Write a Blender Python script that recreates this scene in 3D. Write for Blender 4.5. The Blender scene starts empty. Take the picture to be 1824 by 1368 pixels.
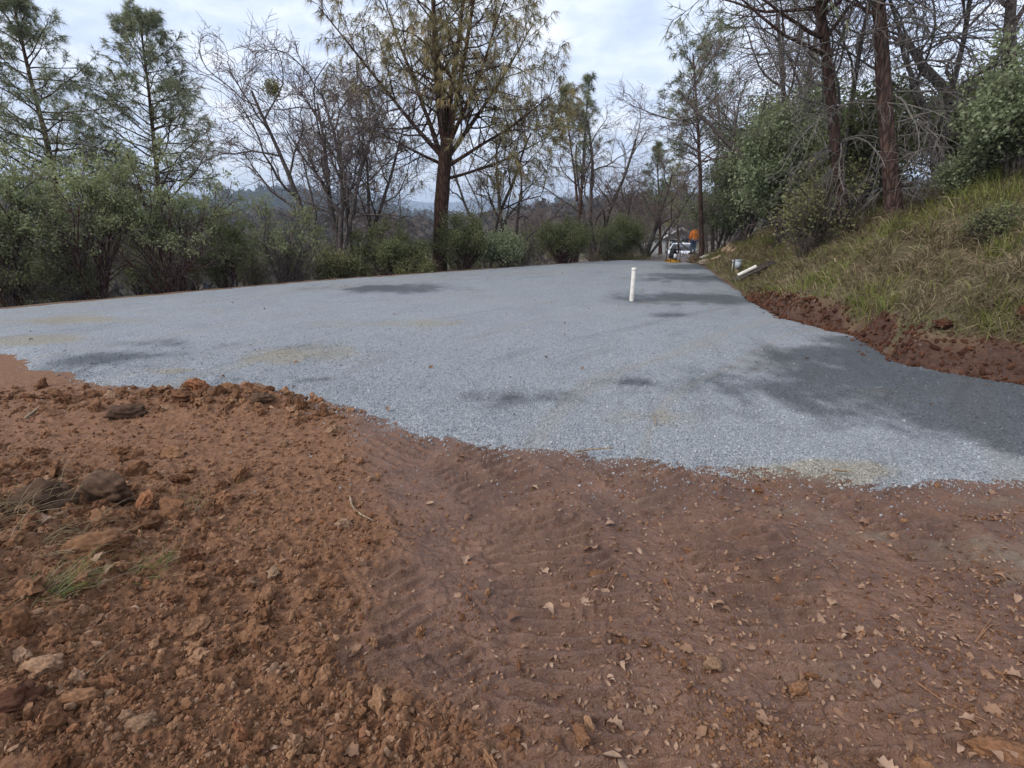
import bpy, bmesh, math, random, time
import numpy as np
from mathutils import Vector, Matrix, Euler

T_START = time.time()
SC = bpy.context.scene
COL = SC.collection
R = math.radians

# ------------------------------------------------------------------ camera, sky, sun, exposure
PITCH = R(17.5); CAM_Z = 1.6
cam_data = bpy.data.cameras.new('camera')
cam_data.sensor_width = 36.0
cam_data.lens = 36.0 * 900.0 / 1824.0
cam_data.clip_start = 0.05
cam_data.clip_end = 20000.0
cam = bpy.data.objects.new('camera', cam_data)
COL.objects.link(cam)
cam.location = (0, 0, CAM_Z)
cam.rotation_euler = (math.pi / 2 - PITCH, 0, 0)
SC.camera = cam

SUN_EL, SUN_AZ = R(40), R(-122)            # azimuth from +Y, negative to the left
world = bpy.data.worlds.new('World'); SC.world = world; world.use_nodes = True
def build_sky():
    nt = world.node_tree; N = nt.nodes; L = nt.links
    N.clear()
    out = N.new('ShaderNodeOutputWorld'); 
    sky = N.new('ShaderNodeTexSky'); sky.sky_type = 'NISHITA'; sky.sun_disc = False
    sky.sun_elevation = SUN_EL; sky.sun_rotation = SUN_AZ; sky.air_density = 1.0; sky.dust_density = 2.0
    bg = N.new('ShaderNodeBackground'); bg.inputs['Strength'].default_value = 0.12
    L.new(sky.outputs[0], bg.inputs['Color'])
    tc = N.new('ShaderNodeTexCoord'); sp = N.new('ShaderNodeSeparateXYZ'); L.new(tc.outputs['Generated'], sp.inputs[0])
    def m(op, a, b=None, clamp=False):
        n = N.new('ShaderNodeMath'); n.operation = op; n.use_clamp = clamp
        for i, v in enumerate((a, b)):
            if v is None: continue
            if isinstance(v, (int, float)): n.inputs[i].default_value = v
            else: L.new(v, n.inputs[i])
        return n.outputs[0]
    z = m('ADD', m('MAXIMUM', sp.outputs[2], 0.0), 0.13)
    cb = N.new('ShaderNodeCombineXYZ')
    L.new(m('DIVIDE', sp.outputs[0], z), cb.inputs[0]); L.new(m('MULTIPLY', m('DIVIDE', sp.outputs[1], z), 1.0), cb.inputs[1])
    def noise(scale, detail, rough, dist):
        n = N.new('ShaderNodeTexNoise'); n.inputs['Scale'].default_value = scale; n.inputs['Detail'].default_value = detail
        n.inputs['Roughness'].default_value = rough; n.inputs['Distortion'].default_value = dist
        L.new(cb.outputs[0], n.inputs['Vector']); return n.outputs[0]
    n1 = noise(0.85, 3.0, 0.5, 0.3); n2 = noise(3.6, 6.0, 0.58, 0.35)
    s = m('ADD', m('MULTIPLY', n1, 0.45), m('MULTIPLY', n2, 0.55))
    rp = N.new('ShaderNodeValToRGB'); L.new(s, rp.inputs[0])
    e = rp.color_ramp.elements
    e[0].position = 0.37; e[0].color = (0.47, 0.55, 0.76, 1)
    e[1].position = 0.64; e[1].color = (1.04, 1.04, 1.07, 1)
    a = e.new(0.47); a.color = (0.63, 0.69, 0.83, 1)
    a = e.new(0.55); a.color = (0.77, 0.81, 0.90, 1)
    # the far cloud deck, seen edge on, closes to a pale band above the hills
    hz = m('SUBTRACT', 1.0, m('DIVIDE', sp.outputs[2], 0.16), True)
    mx = N.new('ShaderNodeMix'); mx.data_type = 'RGBA'
    L.new(m('MULTIPLY', m('POWER', hz, 1.6), 0.75), mx.inputs['Factor']); L.new(rp.outputs[0], mx.inputs['A']); mx.inputs['B'].default_value = (0.95, 0.93, 0.93, 1)
    cl = N.new('ShaderNodeBackground'); L.new(mx.outputs['Result'], cl.inputs['Color']); cl.inputs['Strength'].default_value = 0.90
    ms = N.new('ShaderNodeMixShader'); ms.inputs[0].default_value = 0.86
    L.new(bg.outputs[0], ms.inputs[1]); L.new(cl.outputs[0], ms.inputs[2]); L.new(ms.outputs[0], out.inputs['Surface'])
build_sky()

sun_data = bpy.data.lights.new('sun', 'SUN'); sun_data.energy = 1.5; sun_data.angle = R(24); sun_data.color = (1.0, 0.95, 0.88)
sun = bpy.data.objects.new('sun', sun_data); COL.objects.link(sun)
_sd = Vector((math.sin(SUN_AZ) * math.cos(SUN_EL), math.cos(SUN_AZ) * math.cos(SUN_EL), math.sin(SUN_EL)))
sun.rotation_euler = (-_sd).to_track_quat('-Z', 'Y').to_euler(); sun.location = _sd * 60

SC.view_settings.view_transform = 'Standard'; SC.view_settings.look = 'None'
SC.view_settings.exposure = 0.90; SC.view_settings.gamma = 1.0
SC.cycles.use_denoising = True
SC.cycles.max_bounces = 5; SC.cycles.diffuse_bounces = 3; SC.cycles.glossy_bounces = 2; SC.cycles.transmission_bounces = 3
SC.cycles.transparent_max_bounces = 6; SC.cycles.volume_bounces = 0

# ------------------------------------------------------------------ helpers
def ray(u, v):
    """direction of the photograph's pixel (u, v), 1824 wide, scaled so that its depth is 1"""
    x, d = (u - 912) / 900, (v - 684) / 900
    return np.array([x, math.cos(PITCH) - d * math.sin(PITCH), -math.sin(PITCH) - d * math.cos(PITCH)])
def at_y(u, v, Y):
    r = ray(u, v); t = Y / r[1]; return np.array([r[0] * t, Y, CAM_Z + r[2] * t])
def flat(u, v, z=0.0):
    r = ray(u, v); t = (z - CAM_Z) / r[2]; return r[0] * t, r[1] * t

def _hash(ix, iy, seed):
    h = (ix.astype(np.int64) * 374761393 + iy.astype(np.int64) * 668265263 + seed * 1442695041) & 0xFFFFFFFF
    h = ((h ^ (h >> 13)) * 1274126177) & 0xFFFFFFFF
    return h ^ (h >> 16)
def gnoise(x, y, seed=0):
    x0 = np.floor(x); y0 = np.floor(y); fx = x - x0; fy = y - y0
    ix = x0.astype(np.int64); iy = y0.astype(np.int64)
    def g(dx, dy):
        a = _hash(ix + dx, iy + dy, seed) * (2 * np.pi / 4294967296.0)
        return np.cos(a) * (fx - dx) + np.sin(a) * (fy - dy)
    u = fx * fx * fx * (fx * (fx * 6 - 15) + 10); v = fy * fy * fy * (fy * (fy * 6 - 15) + 10)
    a = g(0, 0); b = g(1, 0); c = g(0, 1); d = g(1, 1)
    return 1.5 * ((a + (b - a) * u) * (1 - v) + (c + (d - c) * u) * v)
def fbm(x, y, o=4, seed=0, gain=0.5):
    s = 0; a = 1.0; n = 0
    for i in range(o):
        s = s + a * gnoise(x * 2.03 ** i + 17.3 * i, y * 2.03 ** i - 9.1 * i, seed + i); n += a; a *= gain
    return s / n
def billow(x, y, o=3, seed=0, gain=0.5):
    s = 0; a = 1.0; n = 0
    for i in range(o):
        s = s + a * (1 - np.abs(gnoise(x * 2.1 ** i + 5.3 * i, y * 2.1 ** i, seed + i)) * 1.6); n += a; a *= gain
    return s / n
def sstep(a, b, x):
    t = np.clip((x - a) / (b - a), 0, 1); return t * t * (3 - 2 * t)

def polyline_dist(x, y, pts):
    """unsigned distance, arc length at the foot point, signed side (positive: left of travel)"""
    best = np.full(x.shape, 1e18); arc = np.zeros(x.shape); side = np.zeros(x.shape); s0 = 0
    for (ax, ay), (bx, by) in zip(pts[:-1], pts[1:]):
        dx, dy = bx - ax, by - ay; L2 = dx * dx + dy * dy; L = math.sqrt(L2)
        t = np.clip(((x - ax) * dx + (y - ay) * dy) / L2, 0, 1)
        ex = x - ax - t * dx; ey = y - ay - t * dy; d2 = ex * ex + ey * ey
        k = d2 < best
        best = np.where(k, d2, best); arc = np.where(k, s0 + t * L, arc)
        side = np.where(k, np.sign(dx * ey - dy * ex), side); s0 += L
    return np.sqrt(best), arc, side

def mesh_np(name, V, faces, mats=None, smooth=True, attrs=None, mat_idx=None):
    """faces: list of int arrays, each (n, k)"""
    me = bpy.data.meshes.new(name)
    V = np.ascontiguousarray(V, np.float32); me.vertices.add(len(V)); me.vertices.foreach_set('co', V.ravel())
    faces = [np.asarray(f, np.int32) for f in faces if len(f)]
    loops = np.concatenate([f.ravel() for f in faces]); cnt = np.concatenate([np.full(len(f), f.shape[1], np.int32) for f in faces])
    me.loops.add(len(loops)); me.loops.foreach_set('vertex_index', loops)
    me.polygons.add(len(cnt)); me.polygons.foreach_set('loop_start', np.concatenate([[0], np.cumsum(cnt)[:-1]]).astype(np.int32))
    me.update(calc_edges=True)
    if smooth: me.polygons.foreach_set('use_smooth', np.ones(len(cnt), bool))
    if mat_idx is not None: me.polygons.foreach_set('material_index', np.asarray(mat_idx, np.int32))
    for k, a in (attrs or {}).items():
        at = me.attributes.new(k, 'FLOAT', 'POINT'); at.data.foreach_set('value', np.ascontiguousarray(a, np.float32))
    for m in ([mats] if mats is not None and not isinstance(mats, (list, tuple)) else (mats or [])): me.materials.append(m)
    return me
def obj(name, me, parent=None, loc=(0, 0, 0)):
    o = bpy.data.objects.new(name, me); COL.objects.link(o); o.location = loc
    if parent is not None: o.parent = parent
    return o
def tag(o, label=None, cat=None, group=None, kind=None):
    if label: o['label'] = label
    if cat: o['category'] = cat
    if group: o['group'] = group
    if kind: o['kind'] = kind
    return o
def empty(name, loc, rz=0.0):
    o = bpy.data.objects.new(name, None); COL.objects.link(o); o.location = loc; o.rotation_euler = (0, 0, rz); o.empty_display_size = 0.2; return o
def copy_tree(o, parent=None):
    c = o.copy(); COL.objects.link(c)
    if parent is not None: c.parent = parent
    for ch in o.children: copy_tree(ch, c)
    return c

class Acc:
    """collects vertices, faces and one per-vertex number"""
    def __init__(s): s.V = []; s.F = {}; s.A = []; s.n = 0
    def add(s, V, F, a=None):
        V = np.asarray(V, float).reshape(-1, 3); F = np.asarray(F, np.int64)
        s.V.append(V); s.F.setdefault(F.shape[1], []).append(F + s.n)
        s.A.append(np.full(len(V), 0.5) if a is None else np.broadcast_to(a, (len(V),))); s.n += len(V)
    def box(s, c, size, rot=None, taper=1.0):
        x, y, z = [k / 2 for k in size]
        P = np.array([[-x, -y, -z], [x, -y, -z], [x, y, -z], [-x, y, -z], [-x * taper, -y * taper, z], [x * taper, -y * taper, z], [x * taper, y * taper, z], [-x * taper, y * taper, z]])
        if rot is not None: P = P @ np.array(Euler(rot).to_matrix()).T
        s.add(P + np.asarray(c), [[0, 3, 2, 1], [4, 5, 6, 7], [0, 1, 5, 4], [1, 2, 6, 5], [2, 3, 7, 6], [3, 0, 4, 7]])
    def tube(s, pts, r, sides=8, cap=True):
        P = np.asarray(pts, float)[None]; rr = np.broadcast_to(np.asarray(r, float), (P.shape[1],))[None]
        b = s.n; s.tubes(P, rr, sides)
        if cap:
            n = P.shape[1]; s.F.setdefault(sides, []).append(np.array([list(range(b + sides - 1, b - 1, -1)), list(range(b + (n - 1) * sides, b + n * sides))]))
    def tubes(s, P, Rr, sides, a=None, rough=0.0, rng=None):
        N, n = P.shape[:2]
        T = np.gradient(P, axis=1); T /= np.linalg.norm(T, axis=2, keepdims=True) + 1e-9
        ref = np.where(np.abs(T[:, :1, 2:3]) < 0.85, np.array([0, 0, 1.0]), np.array([1.0, 0.1, 0]))
        A = np.cross(T, np.broadcast_to(ref, T.shape)); A /= np.linalg.norm(A, axis=2, keepdims=True) + 1e-9
        B = np.cross(T, A); th = np.arange(sides) * 2 * np.pi / sides
        rad = Rr[:, :, None, None] * np.ones((1, 1, sides, 1))
        if rough: rad = rad * (1 + rough * rng.normal(size=(N, n, sides, 1)))
        V = P[:, :, None] + rad * (np.cos(th)[:, None] * A[:, :, None] + np.sin(th)[:, None] * B[:, :, None])
        i = np.arange(N)[:, None, None] * n * sides; j = np.arange(n - 1)[None, :, None] * sides; k = np.arange(sides)[None, None]
        k2 = (k + 1) % sides
        F = np.stack([i + j + k, i + j + k2, i + j + sides + k2, i + j + sides + k], -1).reshape(-1, 4)
        av = None if a is None else np.repeat(np.asarray(a), n * sides)
        s.add(V.reshape(-1, 3), F, av)
    def mesh(s, name, mats, smooth=True):
        return mesh_np(name, np.concatenate(s.V), [np.concatenate(f) for f in s.F.values()], mats, smooth, {'v': np.concatenate(s.A)})

# ------------------------------------------------------------------ materials
def new_mat(name):
    m = bpy.data.materials.new(name); m.use_nodes = True; nt = m.node_tree
    b = nt.nodes['Principled BSDF']; b.inputs['Specular IOR Level'].default_value = 0.3
    return m, nt, b
class G:
    """small node-graph writer"""
    def __init__(s, nt): s.nt = nt; s.N = nt.nodes; s.L = nt.links
    def put(s, n, i, v):
        if isinstance(v, bpy.types.NodeSocket): s.L.new(v, n.inputs[i])
        elif v is not None: n.inputs[i].default_value = v
    def math(s, op, a, b=None, clamp=False):
        n = s.N.new('ShaderNodeMath'); n.operation = op; n.use_clamp = clamp; s.put(n, 0, a); s.put(n, 1, b); return n.outputs[0]
    def mix(s, f, a, b, mode='MIX'):
        n = s.N.new('ShaderNodeMix'); n.data_type = 'RGBA'; n.blend_type = mode
        for k, v in (('Factor', f), ('A', a), ('B', b)):
            sk = [i for i in n.inputs if i.name == k and i.type == ('VALUE' if k == 'Factor' else 'RGBA')][0]
            if isinstance(v, bpy.types.NodeSocket): s.L.new(v, sk)
            elif k == 'Factor': sk.default_value = v
            else: sk.default_value = (*v[:3], 1)
        return [o for o in n.outputs if o.type == 'RGBA'][0]
    def attr(s, name, kind='GEOMETRY'):
        n = s.N.new('ShaderNodeAttribute'); n.attribute_name = name; n.attribute_type = kind; return n.outputs['Fac']
    def pos(s): return s.N.new('ShaderNodeNewGeometry').outputs['Position']
    def objco(s): return s.N.new('ShaderNodeTexCoord').outputs['Object']
    def rand(s): return s.N.new('ShaderNodeObjectInfo').outputs['Random']
    def scaled(s, v, sc):
        n = s.N.new('ShaderNodeMapping'); s.L.new(v, n.inputs[0]); n.inputs['Scale'].default_value = sc; return n.outputs[0]
    def noise(s, v, scale, detail=4, rough=0.55, dist=0.0):
        n = s.N.new('ShaderNodeTexNoise'); s.put(n, 'Vector', v); n.inputs['Scale'].default_value = scale; n.inputs['Detail'].default_value = detail
        n.inputs['Roughness'].default_value = rough; n.inputs['Distortion'].default_value = dist; return n.outputs[0]
    def voro(s, v, scale, feature='F1'):
        n = s.N.new('ShaderNodeTexVoronoi'); n.feature = feature; s.put(n, 'Vector', v); n.inputs['Scale'].default_value = scale; return n
    def ramp(s, f, stops):
        n = s.N.new('ShaderNodeValToRGB'); s.L.new(f, n.inputs[0]); e = n.color_ramp.elements
        while len(e) < len(stops): e.new(0.5)
        for k, (p, c) in zip(e, stops): k.position = p; k.color = (*c, 1) if len(c) == 3 else c
        return n.outputs[0]
    def rng(s, f, a, b, c=0.0, d=1.0):
        n = s.N.new('ShaderNodeMapRange'); s.put(n, 0, f); n.inputs[1].default_value = a; n.inputs[2].default_value = b; n.inputs[3].default_value = c; n.inputs[4].default_value = d; return n.outputs[0]
    def bump(s, h, strength, dist, prev=None):
        n = s.N.new('ShaderNodeBump'); n.inputs['Strength'].default_value = strength; n.inputs['Distance'].default_value = dist; s.put(n, 'Height', h)
        if prev is not None: s.put(n, 'Normal', prev)
        return n.outputs[0]

def mat_plain(name, c, rough=0.6, var=0.12, scale=14.0, bump=0.0, metal=0.0, spec=0.3):
    m, nt, b = new_mat(name); g = G(nt); n = g.noise(g.objco(), scale, 5, 0.6)
    d = [max(0, k * (1 - 2.2 * var)) for k in c]; l = [min(1, k * (1 + 2.2 * var)) for k in c]
    g.put(b, 'Base Color', g.mix(g.rng(n, 0.3, 0.7), d, l)); b.inputs['Roughness'].default_value = rough; b.inputs['Metallic'].default_value = metal
    b.inputs['Specular IOR Level'].default_value = spec
    if bump: g.put(b, 'Normal', g.bump(n, 0.6, bump))
    return m
def mat_leaf(name, c1, c2, c3=None, trans=0.3, rough=0.55):
    """c1 dark, c2 light, c3 a rare third tone; the number v on each leaf picks between them"""
    m, nt, b = new_mat(name); g = G(nt); v = g.attr('v')
    st = [(0.0, c1), (0.75, c2)] + ([(0.86, c2), (0.93, c3)] if c3 else [])
    col = g.ramp(v, st); g.put(b, 'Base Color', col); b.inputs['Specular IOR Level'].default_value = 0.12; b.inputs['Roughness'].default_value = rough
    t = g.N.new('ShaderNodeBsdfTranslucent'); g.put(t, 'Color', g.mix(0.5, col, g.mix(1.0, col, (1.0, 0.95, 0.55), 'MULTIPLY')))
    ms = g.N.new('ShaderNodeMixShader'); ms.inputs[0].default_value = trans
    g.L.new(b.outputs[0], ms.inputs[1]); g.L.new(t.outputs[0], ms.inputs[2]); g.L.new(ms.outputs[0], g.N['Material Output'].inputs['Surface'])
    return m
def mat_bark(name, c1, c2, scale=7.0, stretch=0.22, bump=0.02, rough=0.85, patch=None):
    m, nt, b = new_mat(name); g = G(nt); p = g.scaled(g.objco(), (1, 1, stretch))
    n = g.noise(p, scale, 6, 0.65, 0.3); vo = g.voro(p, scale * 1.6, 'DISTANCE_TO_EDGE').outputs[0]
    h = g.math('ADD', g.math('MULTIPLY', n, 0.7), g.math('MULTIPLY', g.math('MINIMUM', vo, 0.25), 1.6))
    col = g.mix(g.rng(h, 0.3, 0.8), c1, c2)
    if patch: col = g.mix(g.rng(g.noise(g.objco(), 2.3, 4, 0.6), 0.52, 0.66), col, patch)
    g.put(b, 'Base Color', col); b.inputs['Roughness'].default_value = rough; b.inputs['Specular IOR Level'].default_value = 0.15
    if bump: g.put(b, 'Normal', g.bump(h, 0.9, bump))
    return m

# ------------------------------------------------------------------ the lie of the land
FOOT_Y = [-30, 0, 3.0, 4.96, 5.71, 6.5, 7.4, 8.8, 11.0, 13.9, 18, 22, 26, 34, 45, 70]
FOOT_X = [12, 7.2, 6.1, 5.25, 4.55, 4.75, 5.05, 4.75, 5.25, 6.45, 7.35, 8.05, 9.6, 13.2, 16.5, 26]
RIM = [(-60, -45), (-22, -2), (-14, 6.3), (-10.2, 10.1), (-5.9, 15.35), (2.1, 22.3), (4.9, 24.6), (6.2, 28), (8.6, 35), (11, 50), (18, 90), (900, 4500)]
NEAR_PX = [(-260, 640), (0, 628), (40, 655), (170, 690), (300, 705), (450, 688), (540, 726), (700, 765), (900, 806), (1100, 824), (1350, 845), (1560, 866), (1824, 868), (2150, 850)]
NEAR = [flat(u, v) for u, v in NEAR_PX]
PAD = NEAR + [(6.9, 3.0), (5.45, 4.9), (4.75, 5.7), (5.15, 7.4), (4.9, 8.8), (5.25, 11), (6.0, 13.9), (7.1, 18), (7.9, 21.5), (7.6, 23.2), (6.2, 23.6), (4.9, 24.0), (2.1, 21.9), (-5.9, 14.9), (-10.2, 9.7), (-14.5, 5.4)]
# crawler tracks in the mud, as seen from above: (points, half width, depth, lug pitch)
TRACKS = [([flat(*p) for p in pp], w, dep, pit) for pp, w, dep, pit in (
    ([(820, 800), (900, 860), (960, 940), (1010, 1050), (1040, 1200), (1060, 1368)], 0.30, 0.022, 0.082),
    ([(430, 880), (540, 945), (640, 1030), (720, 1150), (790, 1368)], 0.26, 0.026, 0.080),
    ([(1120, 822), (1230, 900), (1340, 1010), (1480, 1180), (1640, 1368)], 0.30, 0.018, 0.085),
    ([(1500, 860), (1620, 930), (1780, 1040), (2000, 1200)], 0.28, 0.016, 0.085),
    ([(800, 760), (600, 840), (380, 880), (60, 960)], 0.24, 0.014, 0.085))]

def inside_pad(x, y):
    """signed distance to the gravel's outline, positive inside"""
    d, _, _ = polyline_dist(x, y, PAD + [PAD[0]])
    c = np.zeros(x.shape, bool); n = len(PAD)
    for i in range(n):
        (x1, y1), (x2, y2) = PAD[i], PAD[(i + 1) % n]
        if y1 == y2: continue
        k = ((y1 > y) != (y2 > y)) & (x < (x2 - x1) * (y - y1) / (y2 - y1) + x1); c ^= k
    return np.where(c, d, -d)
def land(x, y):
    """broad height of the ground and the distance right of the bank's foot and beyond the rim"""
    x = np.asarray(x, float); y = np.asarray(y, float)
    z = -0.022 * np.clip(y - 24, 0, 10) - 1.23 * sstep(34.5, 41, y) - 0.10 * np.clip(y - 41, 0, 60) * 0.6
    foot = np.interp(y, FOOT_Y, FOOT_X) + 0.10 * gnoise(y * 1.3, y * 0 + 3.3, 5) + 0.05 * gnoise(y * 4.1, y * 0 + 1.3, 6)
    d = x - foot
    fade = np.interp(y, [0, 4, 14, 20, 26, 34, 45, 70], [1, 1, 1, 0.85, 0.6, 0.45, 0.35, 0.3])
    toe = np.interp(y, [0, 8, 10.5, 12.8], [0.32, 0.28, 0.16, 0.03])
    dn = d + 0.10 * fbm(x * 1.7, y * 1.7, 3, 11)
    b = toe * sstep(0.0, 0.24, dn) + 0.63 * (np.clip(d, 0, 3.3) - 0.25 * np.clip(d, 0, 0.5)) + 0.20 * np.clip(d - 3.3, 0, 14) + 0.05 * np.clip(d - 17, 0, 200)
    z = z + b * fade * (d > -0.2)
    e, _, sd = polyline_dist(x, y, RIM); e = np.where(sd > 0, e, -e)
    z = z - np.where(e > 0.3, 26 * (1 - np.exp(-0.26 * (e - 0.3) / 26)), 0)
    return z, d, e
def loose_mask(x, y):
    b = sstep(-0.1, -1.5, x + 0.30 * (y - 2.4)) * 0.75 + 0.22 * sstep(1.6, 1.2, y)
    return np.clip(sstep(0.28, 0.62, b + 0.42 * fbm(x * 1.1, y * 1.1, 4, 31) + 0.1), 0, 1)
def ground_full(x, y):
    """height with all the relief, and the masks the materials read"""
    z, d, e = land(x, y)
    r = np.hypot(x, y)
    dirt = sstep(0.6, -0.3, d) * sstep(0.5, -0.5, e)
    near = sstep(9.0, 5.0, r)
    loose = loose_mask(x, y) * dirt
    sd = inside_pad(x, y)
    open_dirt = sstep(0.25, -0.15, sd)
    # spoil heap at the near left, low spill along the gravel's edge
    heap = 0.30 * np.exp(-(((x + 2.9) / 1.1) ** 2 + ((y - 1.75) / 0.75) ** 2)) + 0.13 * np.exp(-(((x + 1.9) / 0.7) ** 2 + ((y - 1.0) / 0.6) ** 2))
    heap += 0.11 * np.exp(-(((x + 2.7) / 1.15) ** 2 + ((y - 4.42 + 0.10 * (x + 2.7)) / 0.30) ** 2)) * (0.55 + 1.1 * fbm(x * 3, y * 3, 3, 9) + 0.5 * billow(x * 6, y * 6, 2, 10))
    heap += 0.10 * np.exp(-(((x + 3.9) / 0.9) ** 2 + ((y - 2.9) / 0.35) ** 2))
    z = z + heap * dirt
    track = np.zeros_like(x); lug = np.zeros_like(x)
    k = (r < 8.5)
    if k.any():
        xx, yy = x[k], y[k]; tr = np.zeros_like(xx); lg = np.zeros_like(xx); wob = 0.04 * gnoise(xx * 3, yy * 3, 77)
        for pts, w, dep, pit in TRACKS:
            dd, s, si = polyline_dist(xx, yy, pts)
            mk = sstep(w + 0.03, w - 0.05, dd + wob); fade = 0.40 + 0.60 * sstep(-0.35, 0.1, fbm(xx * 1.7, yy * 1.7, 2, int(pit * 1000) + int(w * 777)))
            ph = (s + 0.010 * gnoise(xx * 6, yy * 6, 8)) / pit + 0.30 * np.abs(dd / w)
            prof = np.abs(((ph % 1.0) - 0.5) * 2); prof = sstep(0.58, 0.82, prof)
            tr = np.maximum(tr, mk * fade)
            lg = lg + mk * fade * (0.033 * prof * (0.75 + 0.4 * sstep(-0.3, 0.4, gnoise(xx * 9, yy * 9, 14))) - dep * 0.7) + 0.016 * np.exp(-((dd - w - 0.05) / 0.04) ** 2) * (0.4 + 0.9 * gnoise(xx * 6, yy * 6, 12))
        track[k] = tr; lug[k] = lg
    z = z + lug * dirt * open_dirt * (1 - 0.75 * loose)
    track = track * (1 - loose)
    damp = sstep(0.05, 0.5, 1 - loose)
    # clods: rounded lumps in loose soil, slight waviness in packed mud
    lump = billow(x * 5.5, y * 5.5, 3, 41) * (0.05 + 0.05 * sstep(-1.5, -2.6, x)) + billow(x * 11, y * 11, 2, 42) * 0.022 + billow(x * 22, y * 22, 2, 43) * 0.020
    crumb = fbm(x * 60, y * 60, 2, 47) * 0.006
    z = z + near * dirt * open_dirt * (loose * (lump - 0.02) * (0.35 + 0.65 * sstep(3.4, 1.7, y + 0.5 * fbm(x, y, 2, 45))) + loose * crumb + damp * (0.024 * fbm(x * 1.8, y * 1.8, 2, 51) + (1 - 0.75 * track) * (0.009 * fbm(x * 10, y * 10, 3, 53) + 0.008 * fbm(x * 40, y * 40, 2, 55)) - 0.012 * sstep(0.10, 0.0, np.abs(gnoise(x * 5.5, y * 7.5, 57))) * sstep(0.0, 0.3, gnoise(x * 2.3, y * 2.3, 58)) + 0.022 * sstep(0.18, 0.5, fbm(x * 4.2, y * 4.2, 3, 59)) * billow(x * 20, y * 20, 2, 60)))
    # torn face at the bank's foot and lumpy turf above it
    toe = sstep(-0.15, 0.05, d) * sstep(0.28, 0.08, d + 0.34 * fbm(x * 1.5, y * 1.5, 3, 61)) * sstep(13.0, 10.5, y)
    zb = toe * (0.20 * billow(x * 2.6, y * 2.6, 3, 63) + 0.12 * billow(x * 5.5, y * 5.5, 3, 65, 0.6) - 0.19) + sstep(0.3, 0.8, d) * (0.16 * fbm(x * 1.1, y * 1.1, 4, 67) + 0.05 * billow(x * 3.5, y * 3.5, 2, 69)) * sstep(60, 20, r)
    z = z + zb + 0.25 * sstep(0.8, 4, e) * fbm(x * 0.4, y * 0.4, 3, 71) * sstep(0, 2, e)
    return z, dict(d=d, e=e, sd=sd, loose=loose, track=track, toe=toe, dirt=dirt)
def height(x, y):
    a = np.atleast_1d(np.asarray(x, float)); b = np.atleast_1d(np.asarray(y, float))
    return ground_full(a, b)[0]
def hz(x, y): return float(height(x, y)[0])
def hit(u, v, t0=1.0, t1=70.0):
    """where the line of sight of pixel (u, v) meets the ground"""
    r = ray(u, v); t = np.linspace(t0, t1, 4000); P = np.array([0, 0, CAM_Z]) + t[:, None] * r
    g = land(P[:, 0], P[:, 1])[0]; k = np.argmax(P[:, 2] < g)
    return P[k]

def polar_grid(az, rad):
    A, Rr = np.meshgrid(az, rad, indexing='xy'); x = Rr * np.sin(A); y = Rr * np.cos(A)
    n, m = len(rad), len(az); i = np.arange(n - 1)[:, None] * m + np.arange(m - 1)[None]
    return x.ravel(), y.ravel(), np.stack([i, i + 1, i + m + 1, i + m], -1).reshape(-1, 4)

def build_ground():
    fine = np.linspace(R(-58), R(58), 560)
    az = np.concatenate([np.linspace(R(-180), R(-63), 40), fine, np.linspace(R(63), R(180), 40)])
    rad = np.concatenate([np.linspace(0.25, 0.95, 12), np.geomspace(1.0, 5.2, 400), np.geomspace(5.25, 9.0, 95), np.geomspace(9.2, 40, 85), np.geomspace(42, 6000, 60)])
    x, y, F = polar_grid(az, rad)
    z, k = ground_full(x, y)
    return x, y, z, k, F

m, nt, b = new_mat('soil'); g = G(nt); P = g.pos()
n1 = g.noise(P, 3.0, 6, 0.6); n2 = g.noise(P, 30, 5, 0.65); n3 = g.noise(P, 130, 3, 0.6)
loosec = g.mix(g.rng(n2, 0.3, 0.7), (0.098, 0.041, 0.019), (0.258, 0.128, 0.062))
n4 = g.noise(P, 11, 6, 0.7, 0.6)
mudc = g.mix(g.rng(n1, 0.35, 0.65), (0.098, 0.049, 0.032), (0.168, 0.085, 0.050))
mudc = g.mix(g.rng(n4, 0.30, 0.46, 0.75, 0), mudc, (0.075, 0.034, 0.020))
mudc = g.mix(g.rng(n2, 0.54, 0.72, 0, 0.7), mudc, (0.225, 0.115, 0.060))
mudc = g.mix(g.rng(n4, 0.60, 0.72, 0, 0.5), mudc, (0.205, 0.100, 0.052))
pale = g.rng(g.noise(g.scaled(P, (1, 1.6, 1)), 1.3, 4, 0.6), 0.55, 0.68, 0, 0.55)
mudc = g.mix(g.math('MULTIPLY', pale, g.attr('pale')), mudc, (0.175, 0.15, 0.105))
c = g.mix(g.attr('loose'), mudc, loosec)
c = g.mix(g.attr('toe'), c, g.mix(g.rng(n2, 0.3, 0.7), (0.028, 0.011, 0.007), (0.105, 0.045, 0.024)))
turf = g.mix(g.rng(n2, 0.35, 0.65), (0.060, 0.043, 0.022), (0.155, 0.118, 0.058))
turf = g.mix(g.rng(n1, 0.48, 0.62, 0, 0.6), turf, (0.07, 0.085, 0.022))
c = g.mix(g.attr('turf'), c, turf)
c = g.mix(g.attr('litter'), c, g.mix(g.rng(n2, 0.35, 0.65), (0.060, 0.034, 0.020), (0.185, 0.118, 0.066)))
far = g.mix(g.rng(g.noise(P, 0.06, 8, 0.75), 0.42, 0.58), (0.035, 0.042, 0.020), (0.105, 0.085, 0.050))
c = g.mix(g.attr('far'), c, far)
g.put(b, 'Base Color', c)
wetr = g.math('MULTIPLY', g.math('SUBTRACT', 1.0, g.attr('loose')), g.attr('mud'))
g.put(b, 'Roughness', g.math('SUBTRACT', 0.95, g.math('MULTIPLY', wetr, g.rng(n1, 0.35, 0.6, 0.42, 0.66))))
b.inputs['Specular IOR Level'].default_value = 0.5
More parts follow.
